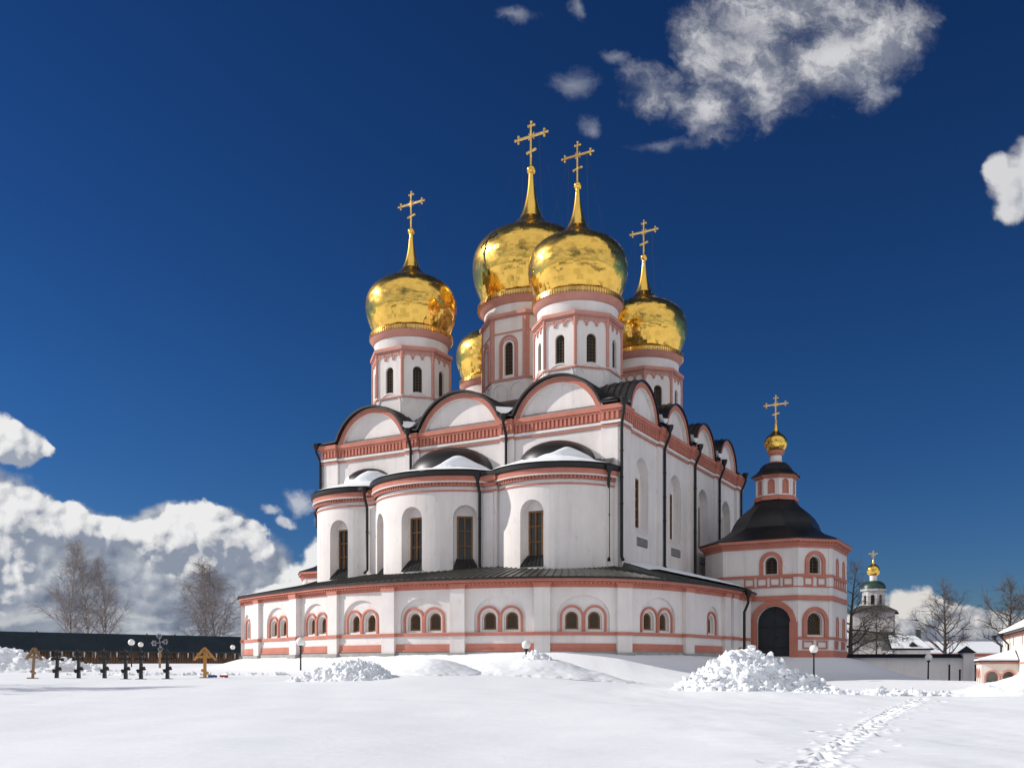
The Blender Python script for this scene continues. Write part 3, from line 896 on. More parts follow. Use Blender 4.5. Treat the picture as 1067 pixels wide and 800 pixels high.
# =====================================================================  PORCH TOWERS
def chamfer(h, c): return [(-h+c,-h),(h-c,-h),(h,-h+c),(h,h-c),(h-c,h),(-h+c,h),(-h,h-c),(-h,-h+c)]
def porch_tower(loc, label):
    HB = 1.0
    root = empty('porch_tower', (loc[0], loc[1], EYE + HB), ROT, label, 'church tower')
    def N():
        b = MB(); b.off = (0, 0, -HB); return b
    H, C = 6.15, 2.62
    P = chamfer(H, C); maps = []; widths = []
    for i in range(8):
        a = Vector(P[i]); b = Vector(P[(i+1) % 8]); d = (b - a); w = d.length; d /= w
        maps.append(plane_map(a, d, (d.y, -d.x))); widths.append(w)
    w0, w1 = widths[0], widths[1]
    DU, WU = 4.86, 4.62      # door / upper window along the front face
    openings = {0: [('door', DU), ('up', WU)], 1: [('low', w1/2), ('up', w1/2)], 2: [('blind', 2.3), ('blindup', 2.3), ('blind', 5.4), ('blindup', 5.4)]}
    mb = N(); tr = N(); dk = N()
    for i, m in enumerate(maps):
        hs = []; ds = []
        for kind, u in openings.get(i, []):
            if kind == 'door': hs.append(arch(u, 3.15, 1.2, 4.35, 14)); ds.append(.55)
            if kind == 'up': hs.append(arch(u, 1.15, 8.95, 10.0, 10)); ds.append(.5)
            if kind == 'low': hs.append(arch(u, 1.6, 3.2, 4.5, 12)); ds.append(.55)
            if kind == 'blind': hs.append(arch(u, .75, 3.1, 4.5, 8)); ds.append(.06)
            if kind == 'blindup': hs.append(arch(u, .75, 8.95, 10.1, 8)); ds.append(.06)
        panel(mb, m, rect(0, widths[i], -1.5, 12.2), hs, depths=ds)
        w = widths[i]
        for v0, v1, o in ((6.45, 6.9, .16), (8.62, 8.88, .12), (7.66, 7.78, .07), (2.78, 3.04, .10)):
            segs = [(-.06, w + .06)]
            if v0 == 2.78 and i == 0: segs = [(-.06, DU - 2.2), (DU + 2.2 - .3, w + .06)]
            if v0 in (8.62, 7.66) and i == 0: segs = [(-.06 + (1.1 if v0 < 8 else 0), w + .06)]
            for a, b in segs:
                if b > a + .05: band(tr, m, a, b, v0, v1, o, -.02, 9)
        if i == 0: band(tr, m, -.06, DU - 2.2, 1.1, 1.75, .14, -.02, 9); band(tr, m, DU + 2.1, w + .06, 1.1, 1.75, .14, -.02, 9)
        else: band(tr, m, -.06, w + .06, .9, 1.75, .14, -.02, 9)
        band(tr, m, -.1, w + .1, 11.35, 11.62, .10, -.02, 9); band(tr, m, -.14, w + .14, 11.62, 11.9, .22, -.02, 9)
        band(tr, m, -.22, w + .22, 11.9, 12.15, .50, -.02, 9)
        dentils(tr, m, 0, w, 11.80, 11.92, .42, .05, .34, .5)
        # corner strips
        if i in (0, 1, 2):
            band(mb, m, 0, .38, -1.4, 11.35, .05, -.02, 9); band(mb, m, w - .38, w, -1.4, 11.35, .05, -.02, 9)
        # sunk square panels
        sq = {0: [WU - 2.05 + 1.22*k for k in range(4)], 1: [w/2 - .7, w/2 + .7], 2: [1.2 + 1.15*k for k in range(5)]}.get(i, [])
        for u in sq:
            trim(tr, m, [(u-.42, 7.86), (u+.42, 7.86), (u+.42, 8.56), (u-.42, 8.56)], .13, .08, -.02, True)
        if i == 1:
            for u in (w/2 - .75, w/2 + .75): trim(tr, m, [(u-.5,1.98),(u+.5,1.98),(u+.5,2.62),(u-.5,2.62)], .13, .08, -.02, True)
        if i == 2:
            for u in (1.4, 2.3, 4.6, 5.6): trim(tr, m, [(u-.3,1.98),(u+.3,1.98),(u+.3,2.62),(u-.3,2.62)], .13, .08, -.02, True)
        for kind, u in openings.get(i, []):
            if kind == 'door':
                trim(tr, m, arch_path(u, 3.72, 1.2, 4.35, 16), .50, .22)
                for q in (-1.9, 1.9): band(tr, m, u+q-.36, u+q+.36, 1.1, 4.4, .30, -.02, 9)
            if kind == 'up': trim(tr, m, arch_path(u, 1.78, 8.86, 10.0, 12), .36, .16)
            if kind == 'low': trim(tr, m, arch_path(u, 2.28, 3.04, 4.5, 14), .40, .18)
            if kind in ('blind', 'blindup'):
                v0, vs = (3.1, 4.5) if kind == 'blind' else (8.95, 10.1)
                panel(tr, m, arch(u, .74, v0, vs, 8), o=-.05)
                trim(tr, m, arch_path(u, .9, v0 - .1, vs, 8), .14, .08)
    wall = mb.build('wall', WHITE, root); tr.build('wall_trim', RED, wall)
    m0, m1 = maps[0], maps[1]
    # door with two leaves and iron straps
    g = N(); panel(g, m0, arch(DU, 3.13, 1.2, 4.35, 14), o=-.42)
    g.cur = 0
    for q in (-.8, .8):
        for k in range(-3, 4): band(g, m0, DU + q + k*.22 - .012, DU + q + k*.22 + .012, 1.2, 4.4, -.40, -.44, 9)
    band(g, m0, DU - .05, DU + .05, 1.2, 5.8, -.36, -.44, 9)
    d = g.build('door', DOORM, root)
    for v in (2.0, 3.9):
        for a, b in ((DU - 1.5, DU - .12), (DU + .12, DU + 1.5)):
            g = N(); band(g, m0, a, b, v, v + .09, -.37, -.42, 9); g.build('door_strap', PIPE, d)
    g = N(); g.obox(m0(DU + .2, 3.0, -.34), (.18, 0, 0), (0, .05, 0), (0, 0, .05)); g.build('door_handle', PIPE, d)
    def win(m, u, w, v0, vs, o, lat):
        g = N(); trim(g, m, arch_path(u, w - .12, v0, vs, 12), .12, o, o - .1); band(g, m, u - w/2, u + w/2, v0, v0 + .12, o, o - .1)
        f = g.build('window', WOOD if lat else LATT, root)
        g = N(); panel(g, m, arch(u, w, v0, vs, 12), o=o - .07); g.build('pane', GLASS if lat else DARK, f)
        g = N()
        if lat:
            path = arch(u, w - .1, v0 + .05, vs, 12)
            for k in range(-6, 8):
                for sg in (1, -1):
                    pts = [(u + x, v0 + .7 + k*.42 + sg*x*1.15) for x in [-.9 + 1.8*t/60 for t in range(61)]]
                    pts = [p for p in pts if inside(path, *p)]
                    if len(pts) > 2: g.bar(m(*pts[0], o - .03), m(*pts[-1], o - .03), .055)
        else:
            for k in range(1, 5): band(g, m, u - w/2 + .1, u + w/2 - .1, v0 + k*.3, v0 + k*.3 + .03, o - .02, o - .05)
            band(g, m, u - .02, u + .02, v0, vs + w/2 - .1, o - .02, o - .05)
        g.build('lattice', LATT, f)
    win(m0, WU, 1.15, 8.95, 10.0, -.36, False); win(m1, w1/2, 1.15, 8.95, 10.0, -.36, False); win(m1, w1/2, 1.6, 3.2, 4.5, -.38, True)
    # roof: flared eave rising to a bell
    g = N(); lv = [(H + .46, 12.14, C*1.05), (H + .50, 12.26, C*1.05), (5.3, 12.86, C*.95), (4.5, 13.35, 2.3), (4.02, 13.8, 2.1), (3.86, 14.35, 2.2), (3.5, 15.0, 2.0), (2.9, 15.65, 1.68), (2.2, 16.25, 1.28), (1.9, 16.7, 1.11)]
    vs = []; fs = []
    for h, z, c in lv: vs += [(x, y, z) for x, y in chamfer(h, c)]
    for i in range(len(lv) - 1):
        for k in range(8): fs.append((i*8+k, i*8+(k+1) % 8, (i+1)*8+(k+1) % 8, (i+1)*8+k))
    fs.append(tuple(range(7, -1, -1)))
    g.add(vs, fs); roof = g.build('roof', BLACK, root, smooth=24)
    # lantern
    g = N(); r = 1.92; ap = r*math.cos(math.pi/8); fw = 2*r*math.sin(math.pi/8); t = N()
    for i in range(8):
        a = i*math.pi/4; nx, ny = math.cos(a), math.sin(a); ux, uy = -ny, nx
        m = plane_map((nx*ap - ux*fw/2, ny*ap - uy*fw/2), (ux, uy), (nx, ny))
        panel(g, m, rect(0, fw, 16.7, 19.2), [arch(fw/2, .56, 17.35, 18.45, 8)], depth=.08)
        panel(t, m, arch(fw/2, .55, 17.35, 18.45, 8), o=-.07)
        trim(t, m, arch_path(fw/2, .62, 17.3, 18.45, 8), .07, .04)
        band(t, m, -.14, fw + .14, 16.72, 17.05, .24); band(t, m, -.06, fw + .06, 17.05, 17.18, .10)
        band(t, m, -.12, fw + .12, 19.0, 19.22, .26); band(t, m, -.06, fw + .06, 18.86, 19.0, .12)
        band(g, m, 0, .16, 17.1, 18.9, .05); band(g, m, fw - .16, fw, 17.1, 18.9, .05)
    g.lathe([(.58, 20.3), (.58, 21.85)], 20)
    l = g.build('lantern', WHITE, root, smooth=30); 
    t.build('lantern_trim', RED, l); t = N()
    t.lathe([(.62, 20.45), (.74, 20.5), (.74, 20.7), (.60, 20.75)], 20); t.build('neck_trim', RED, l); t = N()
    t.lathe([(.6, 21.35), (.8, 21.6), (.86, 21.85), (.7, 21.9)], 20)
    t.build('neck_trim', RED, l)
    g = N()
    g.lathe([(2.42, 19.2), (2.45, 19.28), (1.95, 19.6), (1.62, 19.95), (1.5, 20.2), (1.2, 20.5), (.7, 20.68), (.5, 20.72)], 8, a0=math.pi/8)
    g.build('lantern_roof', BLACK, root, smooth=24)
    k = .24
    prof = smooth_prof([(r, z + 21.93) for r, z in ((.80,0),(1.02,.28),(1.14,.66),(1.11,1.0),(.95,1.3),(.66,1.55),(.40,1.78),(.24,2.05),(.14,2.45))], 3)
    global OFFC
    keep = OFFC; OFFC = (0, 0, -HB)
    dome = gold_dome('dome', (0, 0, 0), prof, 28, root, 91, .02); OFFC = keep
    g = N(); zb = 24.55; sp = [(.15, 24.35), (.10, 24.6), (.07, 24.8)]
    g.lathe(sp + [(.07, zb + .3)], 12); g.ball((0, 0, zb + .35), .15, 8); g.build('spire', GOLD, dome, smooth=50)
    g = N(); orthodox_cross(g, (0, 0), zb + .4, zb + 2.95, 1.12, .085, zb + 2.0, zb + 1.05); g.build('cross', GOLDM, dome)
    return root
tc = L2W(7.25, 22.85)
porch_tower(tc, 'two-storey white porch tower with bell-shaped black roof and small golden dome beside the cathedral')
tc2 = L2W(-46.9, 24.2)
porch_tower(tc2, 'black-roofed porch tower mostly hidden behind the gallery, only its eave showing over the birch side')
# =====================================================================  GROUND
def sstep(a, b, x):
    t = np.clip((x - a) / (b - a), 0, 1); return t*t*(3 - 2*t)
FOOT = [L2W(p.x + 0, p.y) for p in [Vector(WALLP[i]) for i in range(1, len(WALLP), 3)]]
FOOT += [L2W(7.2, 15.8), L2W(10.6, 15.8), L2W(13.6, 18.8), L2W(13.6, 26.5), L2W(10, 36), L2W(-W_ - 9, 36), L2W(-42, 30)]
FA_ = np.array(FOOT)
def foot_dist(X, Y):
    d = np.full(X.shape, 1e9); ins = np.zeros(X.shape, bool); n = len(FA_)
    for i in range(n):
        x0, y0 = FA_[i]; x1, y1 = FA_[(i+1) % n]
        dx, dy = x1-x0, y1-y0; L2 = dx*dx+dy*dy
        t = np.clip(((X-x0)*dx + (Y-y0)*dy)/L2, 0, 1)
        d = np.minimum(d, np.hypot(X-x0-t*dx, Y-y0-t*dy))
        c = ((y0 > Y) != (y1 > Y)) & (X < (x1-x0)*(Y-y0)/(y1-y0+1e-12)+x0); ins ^= c
    d[ins] = 0; return d
def wob(X, Y, amp, sc, seed):
    z = np.zeros_like(X); rnd = np.random.RandomState(seed)
    for k in range(14):
        a = rnd.uniform(0, 2*math.pi); f = sc*rnd.uniform(.5, 1.8); ph = rnd.uniform(0, 6.28)
        z += np.sin((X*math.cos(a) + Y*math.sin(a))*f + ph)
    return amp*z/4.0
def gz(X, Y):
    X = np.asarray(X, float); Y = np.asarray(Y, float)
    t = sstep(-6, 14, X); s = .0165*(1-t) + .0095*t
    yc = np.clip(Y, 0, 62); z = s*62*(yc/62)**1.5
    for (bx, by, ba, sx, sy) in ((-5.0, 55, .50, 3.6, 6.5), (1.9, 58, .62, 5.2, 8.0), (-9.6, 52, .22, 4.0, 5.0), (12.8, 50, .18, 5.5, 5.5)):
        z = z + ba*np.exp(-((X-bx)/sx)**2 - ((Y-by)/sy)**2)
    z += np.exp(-((Y - 62)/10)**2)*sstep(0, 1, (34 - np.abs(X))/20)*(wob(X, Y, .14, .15, 8) + .05)
    z += (1-t)*.024*np.clip(Y - 66, 0, 60)
    r = sstep(32, 46, X)*sstep(50, 90, Y); z = z*(1-r) + 0.0*r
    z += .25*sstep(14, 30, X)*(1 - sstep(34, 44, X))*sstep(45, 75, Y)
    d = foot_dist(X, Y)
    zm = 2.82 + .27*np.exp(-((X-2)/9.0)**2)
    fall = np.where(X < -12, 2.7, np.where(X > 14, 4.6, 2.7 + 1.9*(np.clip(X, -12, 14) + 12)/26))
    w = np.exp(-(d/fall)**1.5)
    z = np.where(zm > z, z + (zm - z)*w, z)
    # far country sinks and rolls gently
    far = sstep(150, 400, np.hypot(X, Y)); z = z*(1-far) + far*(-6.0)
    return z
def gz1(x, y): return float(gz(np.array([x]), np.array([y]))[0])
TRAIL = [(PX(826, 12), 12), (PX(848, 15.2), 15.2), (PX(880, 20.0), 20.0), (PX(914, 27.5), 27.5), (PX(940, 36), 36), (PX(962, 44), 44)]
def axis(parts):
    out = []
    for a, b, st in parts:
        n = max(1, int(round((b-a)/st))); out += [a + (b-a)*i/n for i in range(n)]
    out.append(parts[-1][1]); return np.array(out)
xs = axis([(-3000,-600,400),(-600,-160,40),(-160,-60,4),(-60,4,.7),(4,19.5,.075),(19.5,60,.7),(60,160,4),(160,600,40),(600,3000,400)])
ys = axis([(-3000,-400,400),(-400,-60,30),(-60,5,2.5),(5,11,.5),(11,30,.08),(30,46,.13),(46,110,.7),(110,180,3),(180,600,40),(600,3000,400)])
GX, GY = np.meshgrid(xs, ys)
GZ = gz(GX, GY)
near = np.exp(-(np.hypot(GX, GY-30)/70)**2)
GZ += near*(wob(GX, GY, .065, .35, 3) + wob(GX, GY, .022, 1.3, 4) + wob(GX, GY*1.6, .006, 4.5, 6))
# wind-packed ripples far too low to see one by one, plus the trodden trail
tp = catmull(TRAIL, 16); rnd = random.Random(5)
pm = PolyMap(tp); s = 0; steps = []
while s < pm.L:
    for side_ in (-1, 1):
        p, d, n = pm.frame(s + rnd.uniform(-.1, .1)); q = p + n*side_*(.12 + rnd.uniform(-.05, .05)); steps.append((q.x, q.y, d, rnd.uniform(.7, 1.2)))
        s += .36 + .12*rnd.random()
    if rnd.random() < .3:
        p, d, n = pm.frame(s); q = p + n*rnd.gauss(0, .45); steps.append((q.x, q.y, d, rnd.uniform(.4, .9)))
for (x, y, d, k) in steps:
    m = (np.abs(GX - x) < 1.0) & (np.abs(GY - y) < 1.2)
    dx = GX[m] - x; dy = GY[m] - y
    a = dx*d.x + dy*d.y; b = dx*d.y - dy*d.x
    rr = np.sqrt((a/.20)**2 + (b/.115)**2)
    GZ[m] += -.22*k*np.exp(-rr**4) + .035*k*np.exp(-((rr - 1.6)/.4)**2)
# thrown crumbs of snow along the trail
for i in range(420):
    p, d, n = pm.frame(rnd.uniform(0, pm.L)); q = p + n*rnd.gauss(0, .42); r = rnd.uniform(.03, .075)
    m = (np.abs(GX - q.x) < .5) & (np.abs(GY - q.y) < .5)
    GZ[m] += r*.9*np.exp(-(((GX[m]-q.x)**2 + (GY[m]-q.y)**2)/r**2))
nx_, ny_ = len(xs), len(ys)
me = bpy.data.meshes.new('snow_ground')
co = np.stack([GX.ravel(), GY.ravel(), GZ.ravel()], 1).astype(np.float32)
idx = np.arange(nx_*ny_).reshape(ny_, nx_)
fq = np.stack([idx[:-1,:-1].ravel(), idx[:-1,1:].ravel(), idx[1:,1:].ravel(), idx[1:,:-1].ravel()], 1)
me.from_pydata(co.tolist(), [], fq.tolist()); me.materials.append(SNOW)
me.polygons.foreach_set('use_smooth', [True]*len(fq)); me.update()
ground = bpy.data.objects.new('snow_ground', me); COL.objects.link(ground); tag(ground, kind='structure')

# =====================================================================  SNOW PILES
def snow_pile(name, label, x, y, rx, ry, h, lump, seed, res=.09, pw=1.2, peak=(0, 0), clods=0, lsc=1.0, group='snow piles', csize=(.06,.24)):
    """heap on the ground; rx, ry half extents; lump = height of the broken chunks"""
    nx, ny = int(2*rx/res), int(2*ry/res); zc = gz1(x, y)
    vs = []; fs = []
    ox = random.Random(seed).uniform(0, 50)
    X = np.array([[x - rx + 2*rx*i/nx for i in range(nx+1)] for j in range(ny+1)]); Y = np.array([[y - ry + 2*ry*j/ny for i in range(nx+1)] for j in range(ny+1)])
    G = gz(X, Y); H = np.zeros_like(X)
    for j in range(ny + 1):
        for i in range(nx + 1):
            a = (X[j, i] - x)/rx; b = (Y[j, i] - y)/ry
            n0 = noise.noise(Vector((X[j,i]*.5*lsc + ox, Y[j,i]*.5*lsc, seed)))
            # skewed peak
            pa = a - peak[0]*(1 - a*a); pb = b - peak[1]*(1 - b*b)
            r = math.sqrt(pa*pa + pb*pb) * (1 + .22*n0)
            e = max(0.0, 1 - r)
            sh = (e*e*(3 - 2*e))**(1/pw) if e > 0 else 0
            hh = h*sh
            if lump and e > 0:
                p = Vector((X[j,i]*lsc + ox, Y[j,i]*lsc, h*sh*lsc*1.3))
                k = min(1, e*5)
                c1 = .5 - noise.voronoi(p*1.6)[0][0]; c2 = .45 - noise.voronoi(p*3.6 + Vector((7, 3, 1)))[0][0]; c3 = .4 - noise.voronoi(p*7.5)[0][0]
                hh += k*lump*(.62*c1 + .55*c2 + .42*c3 + .30*(.4 - noise.voronoi(p*15)[0][0]) + .55*noise.fractal(p*1.1, 1, 2, 4))
            edge = min(1, (1 - max(abs(a), abs(b)))*8)
            H[j, i] = hh*edge
    bury = .05
    for j in range(ny+1):
        for i in range(nx+1):
            e = H[j, i]
            zz = G[j, i] + e - (bury if e < .04 else 0)
            vs.append((X[j,i] - x, Y[j,i] - y, zz - zc))
    for j in range(ny):
        for i in range(nx):
            a = j*(nx+1)+i
            if max(H[j,i], H[j,i+1], H[j+1,i], H[j+1,i+1]) > .015: fs.append((a, a+1, a+nx+2, a+nx+1))
    g = MB(); g.add(vs, fs); o = g.build(name, SNOW, None, smooth=180 if not lump else 75, weld=False)
    bm = bmesh.new(); bm.from_mesh(o.data); bmesh.ops.delete(bm, geom=[v for v in bm.verts if not v.link_faces], context='VERTS'); bm.to_mesh(o.data); bm.free()
    o.location = (x, y, zc); tag(o, label, 'snow pile', group)
    if clods:
        rnd = random.Random(seed + 100); g = MB()
        for c in range(clods):
            for _try in range(20):
                i = rnd.randrange(nx); j = rnd.randrange(ny)
                if H[j, i] > .02: break
            s = rnd.uniform(0, 1)**3*(csize[1]-csize[0]) + csize[0]
            bmc = bmesh.new(); bmesh.ops.create_icosphere(bmc, subdivisions=1, radius=s)
            q = rnd.uniform(0, 99)
            sc = (rnd.uniform(.8, 1.3), rnd.uniform(.8, 1.3), rnd.uniform(.6, 1.0))
            vv = []
            for v in bmc.verts:
                n = rnd.uniform(.72, 1.22); vv.append((v.co.x*n*sc[0] + X[j,i] - x, v.co.y*n*sc[1] + Y[j,i] - y, v.co.z*n*sc[2] + G[j,i] + H[j,i] - zc + s*.25))
            g.add(vv, [[v.index for v in f.verts] for f in bmc.faces]); bmc.free()
        c = g.build('snow_clod', SNOW, o, smooth=32, weld=False); tag(c, kind='stuff')
    return o
def pile_at(px, Y, *a, **k): return PX(px, Y)
snow_pile('snow_pile', 'big heap of broken snow chunks in front of the porch tower door', PX(792, 50), 50.5, 4.9, 3.2, 2.15, .40, 11, .06, 1.0, (-.16, 0), 620, 1.5, csize=(.03,.24))
snow_pile('snow_pile', 'low heap of crumbly snow lumps below the gallery lamp nearest the birches', PX(352, 52), 52, 3.2, 2.0, .95, .34, 12, .06, 1.6, (.25, 0), 420, 1.9, csize=(.03,.12))
snow_pile('snow_pile', 'smooth rounded snow mound between the two broken heaps below the gallery', PX(443, 56), 56, 4.3, 5.0, .78, .05, 13, .10, .8, (.12, .1))
snow_pile('snow_pile', 'wide smooth snow mound with a crumbly crest around the short lamp', PX(566, 59), 59, 7.2, 5.6, .95, .06, 14, .11, .8, (-.05, 0))
snow_pile('snow_pile', 'crumbly snow crest piled on the wide mound under the short lamp', PX(574, 58.5), 58.5, 2.9, 1.7, 1.35, .34, 15, .06, .9, (-.35, 0), 260, 1.9, csize=(.03,.12))
snow_pile('snow_pile', 'long shovelled snow bank below the cream building with the porch', PX(1070, 47), 47, 4.9, 2.8, 1.45, .10, 16, .08, 1.2, (.25, 0), 70, 1.2, csize=(.03,.12))
snow_pile('snow_pile', 'tall shaded snow bank against the long dark-roofed wall behind the brown wooden cross', PX(-12, 84), 84, 8.2, 3.4, 2.25, .42, 17, .14, 1.5, (0, 0), 140, .8, csize=(.1,.35))
snow_pile('snow_pile', 'ragged snow bank between the brown wooden cross and the black crosses', PX(78, 86), 86, 4.2, 2.2, 1.15, .40, 18, .12, 1.4, (-.3, 0), 100, 1.0, csize=(.08,.25))
snow_pile('snow_pile', 'thin line of snow lumps along the cleared strip behind the black crosses', PX(185, 76), 76, 11.0, .9, .10, .30, 19, .12, 1.0, (0, 0), 260, 1.2, csize=(.04,.16))
snow_pile('snow_pile', 'thin line of snow lumps along the trodden path at the end of the footprints', PX(935, 48), 47.5, 6.6, 1.2, .20, .26, 20, .09, 1.0, (0, 0), 240, 1.3, csize=(.04,.15))
snow_pile('snow_pile', 'low crumbly snow at the foot of the middle gallery bays', PX(540, 70.5), 70, 5.0, 1.1, .22, .22, 21, .10, 1.0, (0, 0), 150, 1.4, csize=(.04,.14))
# =====================================================================  LAMPS, POSTS, CROSSES
GLOBE, nt, b = new_mat('frosted_globe'); b.inputs['Base Color'].default_value = (.82, .80, .76, 1); b.inputs['Roughness'].default_value = .35
b.inputs['Subsurface Weight'].default_value = .0
def lamp(px, y_top, y_base, Y, r_px, label, base_z=None, lean=0):
    x = PX(px, Y); zt = PZ(y_top, Y); g0 = gz1(x, Y); r = r_px/F*Y
    root = empty('street_lamp', (x, Y, g0), 0, label, 'lamp', 'globe lamps standing in the snow')
    h = zt - g0
    g = MB(); g.tube([(0, 0, -.4), (lean*.5, 0, h*.5), (lean, 0, h - 2*r + .06)], [.075, .065, .06], 10); g.build('pole', PIPE, root, smooth=50)
    g = MB(); g.lathe([(.06, h - 2*r - .12), (.14, h - 2*r - .06), (.15, h - 2*r + .03), (.08, h - 2*r + .06)], 12, (lean, 0, 0)); g.build('collar', PIPE, root, smooth=50)
    g = MB(); g.ball((lean, 0, h - r), r, 16); g.build('lamp_globe', GLOBE, root, smooth=90)
    return root
lamp(313.3, 663.5, 698, 80, 4.6, 'black lamp post with white globe in front of the gallery on the birch side')
lamp(548.3, 667, 690, 64, 4.6, 'short black lamp with white globe rising from the wide snow mound')
lamp(848, 671.5, 710, 72, 4.4, 'black lamp with white globe in front of the porch tower window')
lamp(967, 681, 713, 83, 3.6, 'black lamp with white globe in front of the shaded white wall', lean=.05)
lamp(137, 665.5, 700, 104, 3.4, 'taller of the two far globe lamps among the black crosses')
lamp(146.7, 668.5, 700, 108, 2.7, 'smaller of the two far globe lamps among the black crosses')
lamp(242.5, 671.5, 690, 118, 2.5, 'small far globe lamp between the wooden wall and the gallery corner')
def post(px, y_top, Y, label):
    x = PX(px, Y); g0 = gz1(x, Y); zt = PZ(y_top, Y)
    g = MB(); g.tube([(0, 0, -.4), (.02, 0, zt - g0)], .085, 8); g.tube([(.02, 0, zt - g0), (.02, 0, zt - g0 + .04)], .10, 8)
    o = g.build('iron_post', PIPE, None, smooth=50); o.location = (x, Y, g0); tag(o, label, 'post', 'bare black posts by the white wall')
post(989, 692.5, 86, 'taller bare black post before the white wall, next to the globe lamp')
post(1000, 697.5, 88, 'shorter bare black post before the white wall, next to the gate pier')

BLKW = mat_mottled('black_painted_wood', (.010, .010, .011), (.022, .021, .021), 2.0, .5, .1)
SLATE = mat_mottled('polished_dark_stone', (.012, .012, .014), (.026, .027, .029), 2.0, .25, .0, spec=.5)
NEWWOOD = mat_mottled('fresh_orange_timber', (.42, .19, .04), (.55, .27, .07), 4.0, .6, .1, stretch=(1, 1, .2))
OLDWOOD = mat_mottled('weathered_timber', (.24, .15, .08), (.36, .24, .14), 4.0, .8, .1, stretch=(1, 1, .2))
def grave_cross():
    root = empty('grave_cross', (0, 0, 0), 0, None, 'cross', 'black grave crosses in a row')
    g = MB(); g.add([(-.14,-.1,-.3),(.14,-.1,-.3),(.14,.1,-.3),(-.14,.1,-.3),(-.09,-.08,2.3),(.09,-.08,2.3),(.09,.08,2.3),(-.09,.08,2.3)], [(3,2,1,0),(4,5,6,7),(0,1,5,4),(1,2,6,5),(2,3,7,6),(3,0,4,7)])
    g.build('post', SLATE, root)
    def arm(w, z, h, tilt, name):
        g = MB(); d = Vector((1, 0, tilt)).normalized(); u = Vector((-d.z, 0, d.x))
        g.obox((0, -.01, z), d*w, Vector((0, .105, 0)), u*h)
        for s in (-1, 1): g.obox(Vector((0, -.01, z)) + d*w*s, d*.07, Vector((0, .11, 0)), u*h*1.55)
        g.build(name, BLKW, root)
    arm(.22, 2.0, .075, 0, 'top_bar'); arm(.42, 1.60, .08, 0, 'crossbar'); arm(.27, .74, .09, .42, 'footrest')
    g = MB(); g.tube([(0, 0, 2.28), (0, 0, 2.42)], [.13, .05], 6); g.build('finial', BLKW, root)
    g = MB(); g.box(-.36, .36, -.24, .24, -.3, .03); g.build('base_slab', SLATE, root)
    return root
GC = [(59, 709, 66, .03), (82, 709, 66, 0), (109, 710.5, 65, 0), (131, 711.5, 63.5, 0), (147, 711.5, 63.5, 0), (174.5, 711, 64.5, 0)]
GL = ['slightly leaning black cross, next in the row to the brown wooden cross', 'black cross second in the row, counted from the leaning black cross', 'black cross third in the row, counted from the leaning black cross',
      'black cross standing in front of the taller far globe lamp', 'black cross standing in front of the smaller far globe lamp', 'black cross at the end of the row, in front of the carved pole']
c0 = grave_cross()
for i, (px, yb, Y, lean) in enumerate(GC):
    o = c0 if i == 0 else copy_tree(c0)
    x = PX(px, Y); o.location = (x, Y, gz1(x, Y)); o.rotation_euler = (0, lean*1.6, R(-6 + 5*math.sin(i*2.3)))
    o['label'] = GL[i]; k = (PZ(676 if i < 2 else 675.5, Y) - gz1(x, Y))/2.42; o.scale = (k*1.02, k, k)
def roof_cross(px, y_top, Y, mat, label, w, lean=0):
    x = PX(px, Y); g0 = gz1(x, Y); h = PZ(y_top, Y) - g0
    root = empty('wooden_cross', (x, Y, g0), R(4), label, 'cross'); root.rotation_euler = (0, lean, R(4))
    g = MB(); g.box(-.11*w, .11*w, -.08, .08, -.3, h - .12); g.build('post', mat, root)
    g = MB(); g.box(-.52*w, .52*w, -.075, .085, h*.66, h*.66 + .17); g.build('crossbar', mat, root)
    g = MB(); g.box(-.26*w, .26*w, -.07, .08, h*.83, h*.83 + .13); g.build('top_bar', mat, root)
    g = MB(); d = Vector((1, 0, -.5)).normalized(); g.obox((.0, -.02, h*.22), d*.3*w, (0, .09, 0), Vector((-d.z, 0, d.x))*.08); g.build('footrest', mat, root)
    for s in (-1, 1):
        g = MB(); d = Vector((s*.9*w, 0, -h*.42)).normalized(); a = Vector((0, 0, h)); b = a + d*1.22*w**.5
        g.obox((a + b)/2, (b - a)/2, (0, .22, 0), Vector((d.z, 0, -d.x))*.045); g.build('roof_board', mat, root)
    g = MB(); g.box(-.3, .3, -.24, .24, -.2, .1); g.build('foot', mat, root)
roof_cross(213.5, 674.5, 66, NEWWOOD, 'bright orange wooden cross under a small gabled roof, between wall and gallery', .85)
roof_cross(34, 674.5, 66, OLDWOOD, 'leaning brown weathered wooden cross with a small gabled roof beside the snow bank', .62, .06)
# little wreaths by the orange cross
BLUE = mat_mottled('blue_flowers', (.03, .06, .22), (.10, .14, .34), 9, .7, 0); REDF = mat_mottled('red_flowers', (.25, .02, .03), (.35, .05, .05), 9, .7, 0)
for px, m, l in ((221.5, BLUE, 'blue grave wreath lying in the snow by the orange cross'), (233.5, REDF, 'red grave wreath lying in the snow past the blue one')):
    g = MB(); rnd = random.Random(px); x = PX(px, 66.5)
    for k in range(60):
        a = rnd.uniform(0, 6.28); r = .2 + rnd.gauss(0, .05); g.ball((r*math.cos(a), r*math.sin(a), .06 + rnd.uniform(0, .1)), rnd.uniform(.03, .06), 4)
    o = g.build('wreath', m, None, weld=False); o.location = (x, 66.5, gz1(x, 66.5) + .02); tag(o, l, 'wreath')
